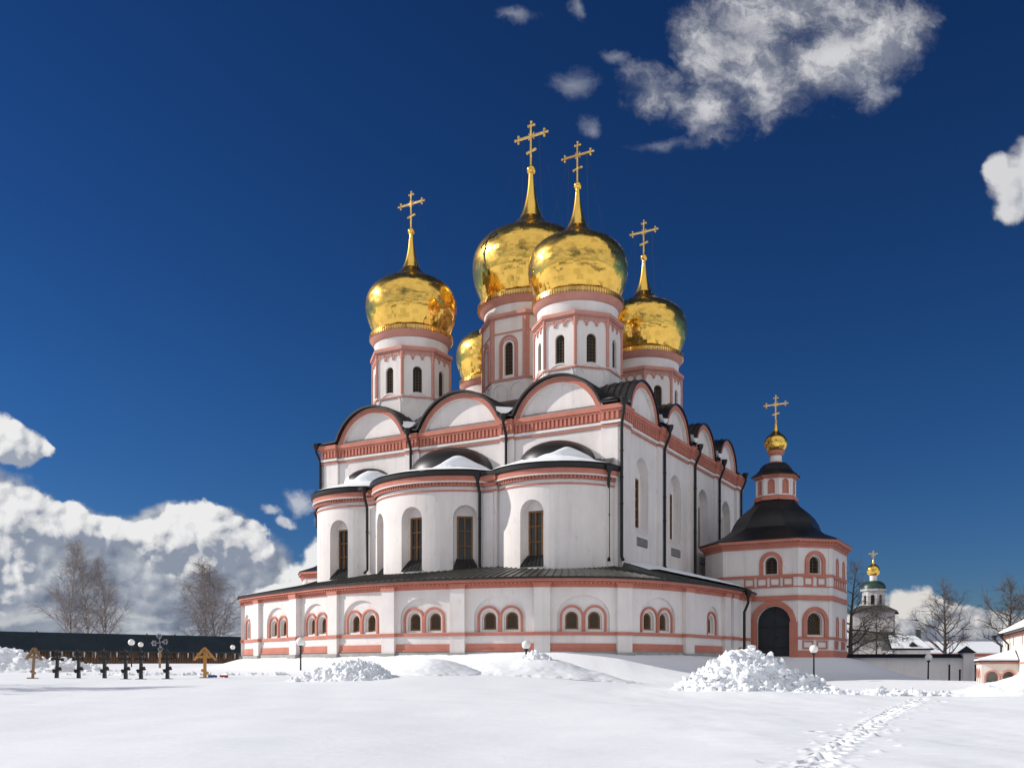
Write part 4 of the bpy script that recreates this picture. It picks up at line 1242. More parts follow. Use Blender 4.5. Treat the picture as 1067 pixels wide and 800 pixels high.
# carved openwork pole
SILV = mat_mottled('silvered_metalwork', (.22, .21, .24), (.38, .37, .40), 4, .5, .1, metal=.4)
Y = 100; x = PX(166.5, Y); g0 = gz1(x, Y)
root = empty('carved_pole', (x, Y, g0), 0, 'wooden pole with a silvery flower-like openwork top standing behind the black crosses', 'pole')
g = MB(); zt = PZ(677, Y) - g0; g.tube([(0, 0, -.3), (0, 0, zt)], [.13, .11], 8); g.build('post', OLDWOOD, root, smooth=50)
g = MB(); rnd = random.Random(3); zz = PZ(669, Y) - g0
for a in range(4):
    an = a*math.pi/2 + .12; rr = .58
    p = Vector((rr*math.cos(an), 0, zz + rr*1.15*math.sin(an))); g.bar((0, 0, zz), p, .06)
    for q in range(6):
        t = q*2*math.pi/6; g.ball((p.x + .21*math.cos(t), rnd.uniform(-.05, .05), p.z + .21*math.sin(t)), .10*rnd.uniform(.7, 1.2), 5)
g.build('openwork_top', SILV, root, weld=False)

# =====================================================================  LONG WALL WITH DARK ROOF (south)
PLANK, nt, b = new_mat('brown_plank_wall')
v = obj_vec(nt); w = nt.nodes.new('ShaderNodeTexWave'); w.wave_type = 'BANDS'; w.bands_direction = 'X'; w.inputs['Scale'].default_value = .9; w.inputs['Distortion'].default_value = .5
nt.links.new(v, w.inputs['Vector'])
c1 = ramp(nt, w.outputs['Fac'], [(0.0, (.08, .05, .032)), (.25, (.20, .125, .075)), (1, (.25, .16, .10))])
c2 = ramp(nt, noise_tex(nt, .7, 8, .7, obj_vec(nt, (1, 1, .3))), [(.3, (.55, .5, .48)), (.7, (1, 1, 1))])
mx = nt.nodes.new('ShaderNodeMixRGB'); mx.blend_type = 'MULTIPLY'; mx.inputs[0].default_value = 1
nt.links.new(c1, mx.inputs[1]); nt.links.new(c2, mx.inputs[2]); nt.links.new(mx.outputs[0], b.inputs['Base Color']); b.inputs['Roughness'].default_value = .85
A = Vector((-62.5, 117)); B = Vector((-38.6, 137)); d = (B - A).normalized(); Aw = A - d*40; Bw = B + d*24; Lw = (Bw - Aw).length
rz = math.atan2(d.y, d.x)
root = empty('monastery_wall', (Aw.x, Aw.y, EYE - 1.0), rz, 'long low plank wall under a dark blue-grey roof behind the grave crosses', 'wall'); root['kind'] = 'thing'
E0 = 2.55
g = MB(); g.box(0, Lw, 0, .4, -3, E0 + 1.3); g.build('plank_wall', PLANK, root)
g = MB(); ez = E0 + .82
vs = [(-.5, -.9, ez), (Lw, -.9, ez), (Lw, 2.2, ez + 2.35), (-.5, 2.2, ez + 2.35), (Lw, 5.3, ez), (-.5, 5.3, ez)]
vs2 = [(x, y, z - .14) for x, y, z in vs]
g.add(vs + vs2, [(0,1,2,3),(3,2,4,5),(6,7,1,0),(6,8+0,7,6) if False else (6,9,8,7),(0,3,9,6),(1,7,8,2)]); wr = g.build('roof', WALLROOF, root)
g = MB(); k = .5
while k < Lw: g.bar((k, -.92, ez + .0), (k, 2.2, ez + 2.36), .025); k += 1.6
g.build('roof_seams', WALLROOF, wr)
g = MB(); k = 0
while k < Lw: g.box(k, k + .14, -.75, 0, E0 - .05, ez + .05); k += 2.2
g.build('bracket', mat_mottled('grey_timber', (.2, .15, .11), (.3, .24, .18), 3, .8, 0), root)
g = MB(); k = 1.1; rnd = random.Random(8)
while k < Lw:
    if rnd.random() < .85: g.tube([(k, -.45, ez + .02), (k + .02, -.45, ez - .35), (k + .01, -.45, ez - .75 - .2*rnd.random())], [.13, .10, .03], 6)
    k += 1.35
g.build('icicle', SNOW, root)
g = MB()
for k in (44.5, 58.2, 62.0): g.tube([(k, 1.2, ez + 1.4), (k, 1.2, ez + 2.45)], .10, 8)
g.build('vent_pipe', PIPE, root)

# =====================================================================  WHITE WALL (north) AND GATE PIER
Y = 96; x0, x1 = PX(868, Y), PX(1003, Y)
root = empty('white_wall', (x0, Y, 0), 0, 'shaded white boundary wall with black coping between porch tower and gate pier', 'wall'); root['kind'] = 'thing'
zt = PZ(685, Y); L = x1 - x0
g = MB(); g.box(0, L, 0, .5, -2, zt); g.build('wall_face', WHITE, root)
g = MB(); g.add([(-.1,-.35,zt),(L,-.35,zt),(L,.25,zt+.38),(-.1,.25,zt+.38),(L,.85,zt),(-.1,.85,zt)], [(0,1,2,3),(3,2,4,5),(0,5,4,1),(1,4,2),(0,3,5)]); g.build('coping', BLACK, root)
root = empty('gate_pier', (PX(1008, Y), Y + .2, 0), 0, 'white gate pier with a black pyramid cap at the end of the shaded wall', 'pier')
zp = PZ(680, Y); g = MB(); g.box(-.55, .55, -.55, .55, -2, zp); g.build('shaft', WHITE, root)
g = MB(); g.add([(-.72,-.72,zp),(.72,-.72,zp),(.72,.72,zp),(-.72,.72,zp),(0,0,zp+.72)], [(3,2,1,0),(0,1,4),(1,2,4),(2,3,4),(3,0,4)]); g.build('cap', BLACK, root)
root = empty('iron_gate', (PX(1012.5, Y), Y - .6, 0), R(80), 'open dark iron gate leaf beside the white gate pier', 'gate')
g = MB(); zg = PZ(690, Y)
for k in range(9): g.tube([(-.1 - k*.16, 0, -.3), (-.1 - k*.16, 0, zg + .1)], .03, 5)
g.build('bar', PIPE, root)
g = MB()
for z in (.2, zg*.5, zg): g.bar((-.05, 0, z), (-1.45, 0, z), .07)
g.build('rail', PIPE, root)

# =====================================================================  CREAM BUILDING (far side, by the frame's edge)
BS = .735   # the building stands this much of 98 m away
fd = Vector((.3815, 1)).normalized(); rzb = math.atan2(fd.y, fd.x)     # facade runs away along fd
far = Vector((PX(1045, 98), 98)); Lb = 26
org = far - fd*Lb
root = empty('cream_building', (org.x*BS, org.y*BS, EYE*(1 - BS)), rzb, 'cream two-storey building with hipped snowy roof and small arched porch', 'building'); root.scale = (BS, BS, BS)
# local x: along the facade away from the camera, local y positive = west face side
nx = (0, 1)
m = plane_map((0, 0), (1, 0), (0, 1))
zt = PZ(662.5, 98); mb = MB()
ups = [Lb - 2.2 - 6.0*k for k in range(4)]
panel(mb, m, rect(0, Lb, -1.5, zt), [rect(u - .28, u + .28, PZ(674, 96), PZ(664.8, 96)) for u in ups] , depth=.3)
mb.box(0, Lb, -11, -.32, -1.5, zt); bw = mb.build('wall', CREAM, root)
for u in ups:
    g = MB(); g.quad(m(u-.28, PZ(674,96), -.28), m(u+.28, PZ(674,96), -.28), m(u+.28, PZ(664.8,96), -.28), m(u-.28, PZ(664.8,96), -.28)); g.build('window', GLASS, root)
g = MB(); band(g, m, 0, Lb, zt - .35, zt - .05, .14); band(g, m, 0, Lb, 2.2, 2.34, .06); g.build('cornice', PINKRED, root)
g = MB(); o = .75; hr = 3.6; yv = -5.5
vs = [(-o, o, zt), (Lb + o, o, zt), (Lb + o, -11 - o, zt), (-o, -11 - o, zt), (5.2, yv, zt + hr), (Lb - 5.2, yv, zt + hr)]
g.add(vs, [(0,1,5,4),(1,2,5),(2,3,4,5),(3,0,4),(3,2,1,0)]); rf = g.build('roof', BLACK, root)
g = MB(); o2 = .35
vs = [(-o2, o2, zt + .42), (Lb + o2, o2, zt + .42), (Lb + o2, -11 - o2, zt + .42), (-o2, -11 - o2, zt + .42), (5.2, yv, zt + hr + .2), (Lb - 5.2, yv, zt + hr + .2)]
vs += [(-o2, o2, zt + .15), (Lb + o2, o2, zt + .15), (Lb + o2, -11 - o2, zt + .15), (-o2, -11 - o2, zt + .15)]
g.add(vs, [(0,1,5,4),(1,2,5),(2,3,4,5),(3,0,4),(6,7,1,0),(7,8,2,1),(8,9,3,2),(9,6,0,3)])
s = g.build('roof_snow', SNOW, root, off=(0, 0, 0)); 
for u in (Lb - 5.6, Lb + .3):
    g = MB(); g.tube([m(u, zt, .75), m(u, zt - .3, .75), m(u - .6, zt - 1.0, .2), m(u - .6, .3, .2)], .09, 8); g.lathe([(.1, zt - .35), (.24, zt - .05), (.24, zt + .1)], 8, m(u, 0, .75)); g.build('downpipe', PIPE, root, smooth=50)
def blindarch(u, w, v0, vs):
    g = MB(); trim(g, m, arch_path(u, w, v0, vs, 10, w*.7), .22, .12); trim(g, m, arch_path(u, w*.5, v0, vs, 8, w*.3), .12, .08)
    panel(g, m, arch(u, w*.5, v0, vs, 8, w*.3), o=.01); g.build('window_surround', PINKRED, root)
for u in (Lb - 19.5,): blindarch(u, 1.5, .2, 2.0)
# porch in front of the facade's far end
pr = empty('arched_porch', (0, 0, 0), rzb, 'small arched entrance porch with snowy pyramid roof built against the cream building', 'porch')
p0 = org + fd*(Lb - 12.2); pr.location = (p0.x*BS, p0.y*BS, EYE*(1 - BS)); pr.scale = (BS, BS, BS)
Wp, Dp = 4.6, 3.1; zw = PZ(689.5, 95)
mf = plane_map((0, Dp), (1, 0), (0, 1)); me_ = plane_map((0, 0), (0, 1), (-1, 0)); mo = plane_map((Wp, Dp), (0, -1), (1, 0))
mb = MB()
panel(mb, mf, rect(0, Wp, -1.5, zw), [arch(1.25, 1.3, -.6, 1.0, 10), arch(3.3, 1.3, -.6, 1.0, 10)], depth=.35)
panel(mb, me_, rect(0, Dp, -1.5, zw), [arch(.85, 1.0, .1, 1.0, 10), arch(2.2, 1.0, .1, 1.0, 10)], depth=.35)
panel(mb, mo, rect(0, Dp, -1.5, zw)); mb.build('wall', CREAM, pr)
g = MB()
for u in (1.25, 3.3): trim(g, mf, arch_path(u, 1.5, .9, 1.0, 10), .16, .08)
for u in (.85, 2.2): trim(g, me_, arch_path(u, 1.15, .0, 1.0, 10), .15, .08)
band(g, mf, 0, Wp, zw - .22, zw - .05, .12); band(g, me_, 0, Dp, zw - .22, zw - .05, .12); g.build('wall_trim', PINKRED, pr)
g = MB(); g.box(.3, Wp - .3, .1, .3, -1.4, zw - .1); g.build('inner_wall', PINKRED, pr)
g = MB(); o = .4
g.add([(-o, Dp + o, zw), (Wp + o, Dp + o, zw), (Wp + o, 0, zw), (-o, 0, zw), (Wp/2, .1, zw + 1.0)], [(0,1,4),(1,2,4),(3,0,4),(3,2,1,0)]); r_ = g.build('roof', BLACK, pr)
g = MB(); o = .2; g.add([(-o, Dp + o, zw + .22), (Wp + o, Dp + o, zw + .22), (Wp + o, 0.1, zw + .22), (-o, 0.1, zw + .22), (Wp/2, .15, zw + 1.18), (-o, Dp + o, zw + .1), (Wp + o, Dp + o, zw + .1), (-o, .1, zw + .1), (Wp + o, .1, zw + .1)], [(0,1,4),(1,2,4),(3,0,4),(5,6,1,0),(7,5,0,3),(6,8,2,1)]); g.build('roof_snow', SNOW, pr)

# =====================================================================  FAR CHURCH AND LOW BUILDINGS
Y = 185; cx = PX(910, Y); k = Y/F
root = empty('far_church', (cx, Y, 0), R(-24), 'far white bell tower with green dome and small golden onion beyond the boundary wall', 'church')
zf = lambda y: PZ(y, Y)
g = MB(); h = 22*k; g.box(-h*.92, h*.92, -h*.92, h*.92, -3, zf(637)); w_ = g.build('tower_base', SHADEDWASH, root)
g = MB(); g.lathe([(h*1.28*1.2, zf(639)), (h*1.28*1.2, zf(637.5)), (12*k*1.35, zf(631))], 4, a0=math.pi/4); g.build('skirt_roof', GREYROOF, root)
g = MB(); rr = 11.8*k; ap = rr*math.cos(math.pi/8); fw = 2*rr*math.sin(math.pi/8); dk = MB(); tr = MB()
for i in range(8):
    a = i*math.pi/4; nx, ny = math.cos(a), math.sin(a); ux, uy = -ny, nx
    mm = plane_map((nx*ap - ux*fw/2, ny*ap - uy*fw/2), (ux, uy), (nx, ny))
    panel(g, mm, rect(0, fw, zf(632), zf(614)), [arch(fw/2, fw*.42, zf(630), zf(622), 8)], depth=.5)
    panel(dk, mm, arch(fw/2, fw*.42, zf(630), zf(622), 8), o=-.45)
    band(tr, mm, -.1, fw + .1, zf(616), zf(614), .3); band(tr, mm, -.1, fw + .1, zf(631.5), zf(630.5), .2)
l = g.build('belfry', SHADEDWASH, root); dk.build('arch_opening', DARK, l); tr.build('belfry_trim', SHADEDWASH, l)
g = MB(); g.lathe([(12.6*k, zf(614)), (12.2*k, zf(611)), (10.6*k, zf(608)), (7*k, zf(605.6)), (3.5*k, zf(605)), (3.4*k, zf(604))], 24); g.build('green_dome', GREEN, root, smooth=50)
g = MB(); g.lathe([(3.6*k, zf(605)), (3.6*k, zf(600)), (4.2*k, zf(599.5))], 16); g.build('neck', WHITE, root, smooth=40)
OFFC = (0, 0, 0)
dome = gold_dome('dome', (0, 0, 0), smooth_prof([(3.8*k, zf(599.6)), (5.6*k, zf(598)), (6.5*k, zf(595)), (6.2*k, zf(592)), (4.6*k, zf(589.6)), (2.4*k, zf(588)), (1.2*k, zf(585.5)), (.5*k, zf(582))], 2), 18, root, 5, .03)
g = MB(); z1 = zf(573.5); z0 = zf(583); g.bar((0,0,z0),(0,0,z1),.22); g.bar((-.85,0,z0+(z1-z0)*.68),(.85,0,z0+(z1-z0)*.68),.2); g.bar((-.4,0,z0+(z1-z0)*.42),(.4,0,z0+(z1-z0)*.5),.18); g.build('cross', GOLDM, dome)
g = MB()
h2 = 17.5*k; g.add([(-h2*1.2,-h2*1.2-3,zf(668)),(h2*1.2,-h2*1.2-3,zf(668)),(h2*1.2,-h2*.9,zf(656.5)),(-h2*1.2,-h2*.9,zf(656.5)),(h2*1.2,-2,zf(668)),(-h2*1.2,-2,zf(668))],[(0,1,2,3),(3,2,4,5),(0,3,5),(1,4,2)]); g.build('porch_roof', GREYROOF, root)
g = MB(); g.box(-h2, h2, -h2*1.2-2.2, -2.5, -3, zf(668.5)); g.build('porch_wall', SHADEDWASH, root)

Y = 150; k = Y/F
root = empty('low_house', (PX(950, Y), Y, 0), R(-8), 'low white outbuilding with a snow-covered hipped roof and chimney behind the boundary wall', 'house')
zf = lambda y: PZ(y, Y); h = 22*k
g = MB(); g.box(-h*.85, h*.85, 0, 5, -2, zf(676.5)); g.build('wall', WHITE, root)
g = MB(); g.add([(-h,-.6,zf(677)),(h,-.6,zf(677)),(h*.42,2.5,zf(662)),(-h*.98,2.5,zf(661)),(h,5.6,zf(677)),(-h,5.6,zf(677))],[(0,1,2,3),(3,2,4,5),(1,4,2),(0,3,5),(5,4,1,0)]); rf = g.build('roof', BLACK, root)
g = MB(); g.add([(-h*.93,-.4,zf(675)),(h*.9,-.4,zf(675.3)),(h*.38,2.4,zf(661.6)),(-h*.92,2.4,zf(660.5))],[(0,1,2,3)]); g.build('roof_snow', SNOW, root)
g = MB(); g.box(h*.38, h*.38 + .7, 2.2, 2.9, zf(668), zf(656)); g.box(h*.36, h*.38 + .75, 2.1, 3.0, zf(656), zf(655)); g.build('chimney', GREYROOF, root)
g = MB(); g.add([(-.5,-.2,zf(673)),(.9,-.2,zf(673)),(.2,-.2,zf(668.5)),(.2,1.6,zf(668.5))],[(0,1,2),(0,2,3),(1,3,2)]); g.build('dormer', BLACK, root)

Y = 165; k = Y/F; zf = lambda y: PZ(y, Y)
root = empty('long_house', (PX(960, Y), Y, 0), R(0), 'long red-walled building with a wide snow-covered roof behind the gate pier', 'house')
L = PX(1090, Y) - PX(960, Y)
g = MB(); g.box(0, L, 0, 8, -2, zf(680.5)); g.build('wall', RED, root)
g = MB(); band(g, plane_map((0,0),(1,0),(0,-1)), 0, L, zf(685), zf(683.8), .1); g.build('wall_trim', CREAM, root)
g = MB(); g.add([(-.5,-.8,zf(681)),(L,-.8,zf(681)),(L,4,zf(667)),(-.5,4,zf(667)),(L,8.8,zf(681)),(-.5,8.8,zf(681))],[(0,1,2,3),(3,2,4,5),(0,3,5),(5,4,1,0)]); rf = g.build('roof', RED, root)
g = MB(); g.add([(-.4,-.7,zf(679.4)),(L,-.7,zf(679.4)),(L,3.6,zf(667.4)),(-.4,3.6,zf(667.4)),(-.4,-.7,zf(680.6)),(L,-.7,zf(680.6))],[(0,1,2,3),(4,5,1,0)]); g.build('roof_snow', SNOW, root)
# =====================================================================  TREES
BIRCH, nt, b = new_mat('birch_bark')
c = ramp(nt, noise_tex(nt, 1.4, 6, .7, obj_vec(nt, (1, 1, 1.6))), [(.42, (.10, .085, .075)), (.54, (.50, .45, .41))])
nt.links.new(c, b.inputs['Base Color']); b.inputs['Roughness'].default_value = .85
BARK = mat_mottled('grey_brown_bark', (.055, .045, .038), (.11, .09, .075), 2.0, .9, .3)
TWIG = mat_mottled('bare_twigs', (.25, .215, .21), (.34, .30, .295), .3, .9, 0)
DTWIG = mat_mottled('dark_bare_twigs', (.085, .068, .06), (.13, .11, .098), .3, .9, 0)
def grow(rnd, H, r0, spread, up, droop, crown_start, nl, twigs, tw_len, tw_r, limb_r=.42, fork=0):
    """returns trunk MB and crown MB of a bare tree rooted at the origin"""
    T = MB(); Cr = MB()
    def path(p, d, L, n, wig, bend):
        pts = [Vector(p)]; d = Vector(d).normalized()
        for i in range(n):
            d = (d + Vector((rnd.gauss(0, wig), rnd.gauss(0, wig), rnd.gauss(0, wig) + bend))).normalized()
            pts.append(pts[-1] + d*L/n)
        return pts
    tr = path((0, 0, -.5), (rnd.gauss(0, .03), rnd.gauss(0, .03), 1), H, 12, .035, .02)
    T.tube(tr, [max(r0*(1 - (i/12)**1.1), .02) for i in range(13)], 7)
    def twig_at(p, d, L, r, lvl):
        pts = path(p, d, L, 3 if lvl else 4, .18, -droop*(1.0 if lvl == 0 else .8))
        Cr.tube(pts, [r*(1 - .8*i/(len(pts)-1)) for i in range(len(pts))], 3, False)
        if lvl > 0:
            for q in range(rnd.randint(3, 5)):
                i = rnd.randint(0, len(pts)-2); t = rnd.random(); c = pts[i].lerp(pts[i+1], t)
                dd = (pts[i+1]-pts[i]).normalized() + Vector((rnd.gauss(0,.6), rnd.gauss(0,.6), rnd.gauss(0,.45)))
                twig_at(c, dd, L*rnd.uniform(.45, .75), r*.62, lvl-1)
    for k in range(nl):
        f = crown_start + (1 - crown_start)*(k + rnd.random())/nl*.97
        i = min(int(f*12), 11); base = tr[i].lerp(tr[i+1], f*12 - i)
        az = k*2.4 + rnd.uniform(-.5, .5)
        rel = (f - crown_start)/(1 - crown_start)
        L = spread*(1 - rel*.72)*rnd.uniform(.7, 1.15)*(0.72 + .55*math.sin(math.pi*min(1, rel*1.2 + .12)))
        d = Vector((math.cos(az), math.sin(az), up + .4*rel + rnd.gauss(0, .12)))
        rb = max(r0*(1 - f)**.8*limb_r, .035)
        lp = path(base, d, L, 6, .13, .03 - droop*.18)
        Cr.tube(lp, [max(rb*(1 - j/6.3), tw_r*.9) for j in range(7)], 4, False)
        for s in range(int(4 + 4*L/spread)):
            j = rnd.randint(1, 5); c = lp[j].lerp(lp[j+1], rnd.random())
            dd = (lp[j+1]-lp[j]).normalized() + Vector((rnd.gauss(0,.55), rnd.gauss(0,.55), rnd.gauss(0,.4)+up*.15))
            sl = L*rnd.uniform(.28, .55); sp = path(c, dd, sl, 4, .15, -droop*.5)
            Cr.tube(sp, [max(rb*.45*(1 - q/4.6), tw_r*.8) for q in range(5)], 3, False)
            for t in range(twigs):
                q = rnd.randint(0, 3); c2 = sp[q].lerp(sp[q+1], rnd.random())
                d2 = (sp[q+1]-sp[q]).normalized() + Vector((rnd.gauss(0,.6), rnd.gauss(0,.6), rnd.gauss(0,.5)-droop))
                twig_at(c2, d2, tw_len*rnd.uniform(.6, 1.2), tw_r, 1)
    return T, Cr
def tree(name, label, x, Y, H, seed, bark, twig, group=None, **kw):
    rnd = random.Random(seed); z = gz1(x, Y)
    root = empty(name, (x, Y, z), 0, label, 'tree', group)
    T, Cr = grow(rnd, H, **kw)
    T.build('trunk', bark, root, smooth=60, weld=False); Cr.build('crown', twig, root, weld=False)
    return root
BK = dict(r0=.24, spread=5.2, up=.85, droop=.10, crown_start=.16, nl=40, twigs=4, tw_len=1.35, tw_r=.0115)
gb = 'bare birches behind the long plank wall'
Y = 150
def Ht(y, Y, x): return PZ(y, Y) - gz1(x, Y) + .3
for px, top, sd, lab, sp in ((72, 567, 1, 'pale bare birch at the outer side of the birch trio behind the plank wall', 5.0), (91, 561, 2, 'tallest bare birch, in the middle of the trio behind the plank wall', 5.0), (109, 578, 3, 'slightly shorter bare birch on the cathedral side of the trio', 4.6)):
    x = PX(px, Y + sd); tree('birch_tree', lab, x, Y + sd, Ht(top, Y, x), sd, BIRCH, TWIG, gb, **{**BK, 'spread': sp*1.12, 'up': 1.2, 'twigs': 4, 'nl': 46})
x = PX(213, 152); tree('birch_tree', 'broad drooping bare birch behind the plank wall, nearest the gallery', x, 152, Ht(584, 152, x), 4, BIRCH, TWIG, gb, **{**BK, 'spread': 7.0, 'up': 1.0, 'droop': .2, 'nl': 54, 'twigs': 5, 'tw_len': 1.7, 'crown_start': .12})
x = PX(226, 156); tree('birch_tree', 'slender bare birch half merged with the broad drooping one', x, 156, Ht(590, 156, x), 5, BIRCH, TWIG, gb, **{**BK, 'spread': 6.0, 'up': 1.1, 'droop': .2, 'nl': 40, 'tw_len': 1.6, 'crown_start': .12})
LK = dict(r0=.34, spread=6.0, up=.62, droop=-.02, crown_start=.30, nl=26, twigs=4, tw_len=1.1, tw_r=.022, limb_r=.55)
gl = 'bare leafless trees beyond the boundary wall'
x = PX(985, 128); tree('bare_tree', 'bare round-crowned tree standing alone behind the white boundary wall', x, 128, Ht(611, 128, x), 7, BARK, DTWIG, gl, **{**LK, 'spread': 4.3, 'tw_r': .016})
x = PX(886, 112); tree('bare_tree', 'bare tree with long spreading limbs beside the porch tower', x, 112, Ht(583, 112, x), 8, BARK, DTWIG, gl, **{**LK, 'spread': 6.0, 'up': .3, 'nl': 18, 'crown_start': .22, 'twigs': 3, 'tw_r': .016})
x = PX(914, 122); tree('bare_tree', 'low bare tree with drooping twigs in front of the far bell tower', x, 122, Ht(628, 122, x), 9, BARK, DTWIG, gl, **{**LK, 'spread': 4.0, 'up': .5, 'droop': .2, 'r0': .18, 'nl': 20})
x = PX(1054, 124); tree('bare_tree', 'bare tree rising behind the snowy roof of the cream building', x, 124, Ht(606, 124, x), 10, BARK, DTWIG, gl, **{**LK, 'spread': 4.8, 'tw_r': .016})
x = PX(1088, 128); tree('bare_tree', 'second bare tree behind the cream building, nearer the frame edge', x, 128, Ht(604, 128, x), 12, BARK, DTWIG, gl, **{**LK, 'spread': 5.2, 'tw_r': .016})
# the tree outside the view whose shadow lies on the snow
x = -48.0; tree('bare_tree', 'tall bare tree out of view that shades the snow near the brown cross', x, 52, 16, 14, BARK, DTWIG, gl, **{**LK, 'nl': 30})
# wood behind the photographer, seen only in the gilded domes
g = MB(); rnd = random.Random(2)
for i in range(260):
    a = math.pi*1.0 + math.pi*rnd.random(); dd = rnd.uniform(95, 150); x, y = dd*math.cos(a)*1.3, dd*math.sin(a) - 5
    h = rnd.uniform(9, 19); z = -2
    g.lathe([(rnd.uniform(2, 3.6), z + 1.5), (1.6, z + h*.5), (1.9, z + h*.52), (.9, z + h*.8), (.05, z + h)], 6, (x, y, 0), rnd.random())
o = g.build('far_wood', mat_mottled('dark_conifers', (.02, .032, .018), (.045, .06, .03), .4, .9, 0), None, weld=False); tag(o, 'dark conifer wood around the monastery field', 'wood', kind='stuff')
# =====================================================================  SKY, SUN, CAMERA
SUN_AZ = Vector((-0.990, 0.14)); SUN_EL = R(28)
SUN_AZ.normalize()
to_sun = Vector((SUN_AZ.x*math.cos(SUN_EL), SUN_AZ.y*math.cos(SUN_EL), math.sin(SUN_EL)))
sl = bpy.data.lights.new('sun', 'SUN'); sl.energy = 4.65; sl.angle = R(0.53); sl.color = (1.0, .95, .88)
so = bpy.data.objects.new('sun', sl); COL.objects.link(so); so.rotation_euler = to_sun.to_track_quat('Z', 'Y').to_euler(); so.location = (-60, -10, 60)

w = bpy.data.worlds.new('World'); scene.world = w; w.use_nodes = True
nt = w.node_tree; nt.nodes.clear(); N_ = nt.nodes.new; Lk = nt.links.new
def math_(op, a, b=None, c=None, clamp=False):
    n = N_('ShaderNodeMath'); n.operation = op; n.use_clamp = clamp
    for i, v in enumerate((a, b, c)):
        if v is None: continue
        if isinstance(v, (int, float)): n.inputs[i].default_value = v
        else: Lk(v, n.inputs[i])
    return n.outputs[0]
def vmath(op, a, b=None):
    n = N_('ShaderNodeVectorMath'); n.operation = op
    for i, v in enumerate((a, b)):
        if v is None: continue
        if isinstance(v, (tuple, list)): n.inputs[i].default_value = v
        else: Lk(v, n.inputs[i])
    return n.outputs['Value'] if op in ('LENGTH', 'DOT_PRODUCT') else n.outputs[0]
def sm(x, a, b):
    n = N_('ShaderNodeMapRange'); n.interpolation_type = 'SMOOTHSTEP'
    Lk(x, n.inputs[0]); n.inputs[1].default_value = a; n.inputs[2].default_value = b; return n.outputs[0]
def mixc(f, a, b):
    n = N_('ShaderNodeMix'); n.data_type = 'RGBA'
    if isinstance(f, (int, float)): n.inputs[0].default_value = f
    else: Lk(f, n.inputs[0])
    for s, v in ((6, a), (7, b)):
        if isinstance(v, (tuple, list)): n.inputs[s].default_value = (*v[:3], 1)
        else: Lk(v, n.inputs[s])
    return n.outputs[2]
tc = N_('ShaderNodeTexCoord'); D = tc.outputs['Generated']
sep = N_('ShaderNodeSeparateXYZ'); Lk(D, sep.inputs[0])
sky = N_('ShaderNodeTexSky'); sky.sky_type = 'NISHITA'; sky.sun_disc = False; sky.sun_elevation = SUN_EL
sky.sun_rotation = math.atan2(SUN_AZ.x, SUN_AZ.y); sky.altitude = 200; sky.air_density = 1.0; sky.dust_density = 0.0; sky.ozone_density = 3.0
hs = N_('ShaderNodeHueSaturation'); hs.inputs['Saturation'].default_value = SKY_SAT; hs.inputs['Value'].default_value = SKY_VAL; Lk(sky.outputs[0], hs.inputs['Color'])
gm = N_('ShaderNodeGamma'); gm.inputs[1].default_value = SKY_GAM; Lk(hs.outputs[0], gm.inputs[0])
skyc = vmath('MULTIPLY', gm.outputs[0], mixc(sm(sep.outputs[2], .0, .30), (.42, .55, .86), SKY_TINT))
# direction seen as slopes across / up from due north-west, the way the photographer faced
yy = math_('MAXIMUM', sep.outputs[1], .04)
P_ = N_('ShaderNodeCombineXYZ'); Lk(math_('DIVIDE', sep.outputs[0], yy), P_.inputs[0]); Lk(math_('DIVIDE', sep.outputs[2], yy), P_.inputs[1]); P = P_.outputs[0]
ahead = sm(sep.outputs[1], .05, .2)
def nz(scale, detail, rough, vec, dist=0, off=(0, 0, 0), lac=2.0):
    v = vmath('ADD', vec, off)
    t = N_('ShaderNodeTexNoise'); t.inputs['Scale'].default_value = scale; t.inputs['Detail'].default_value = detail; t.inputs['Roughness'].default_value = rough
    t.inputs['Distortion'].default_value = dist; t.inputs['Lacunarity'].default_value = lac; Lk(v, t.inputs['Vector']); return t.outputs['Fac']
def vo(scale, detail, vec, off=(0, 0, 0), rough=.55):
    v = vmath('ADD', vec, off); t = N_('ShaderNodeTexVoronoi'); t.feature = 'F1'; t.normalize = True
    t.inputs['Scale'].default_value = scale; t.inputs['Detail'].default_value = detail; t.inputs['Roughness'].default_value = rough; t.inputs['Lacunarity'].default_value = 2.1
    Lk(v, t.inputs['Vector']); return t.outputs['Distance']
def Q(x, y): return ((x - 533.5)/1000, (697 - y)/1000)
def blobs(lst, vec):
    """lst of (px, py, rx, ry): 1 at a blob's heart, 0 on its rim, negative outside"""
    cur = None
    for (x, y, rx, ry) in lst:
        qx, qy = Q(x, y)
        d = vmath('MULTIPLY', vmath('SUBTRACT', vec, (qx, qy, 0)), (1000/rx, 1000/ry, 0))
        e = math_('SUBTRACT', 1, vmath('LENGTH', d))
        cur = e if cur is None else math_('SMOOTH_MAX', cur, e, .12)
    return cur
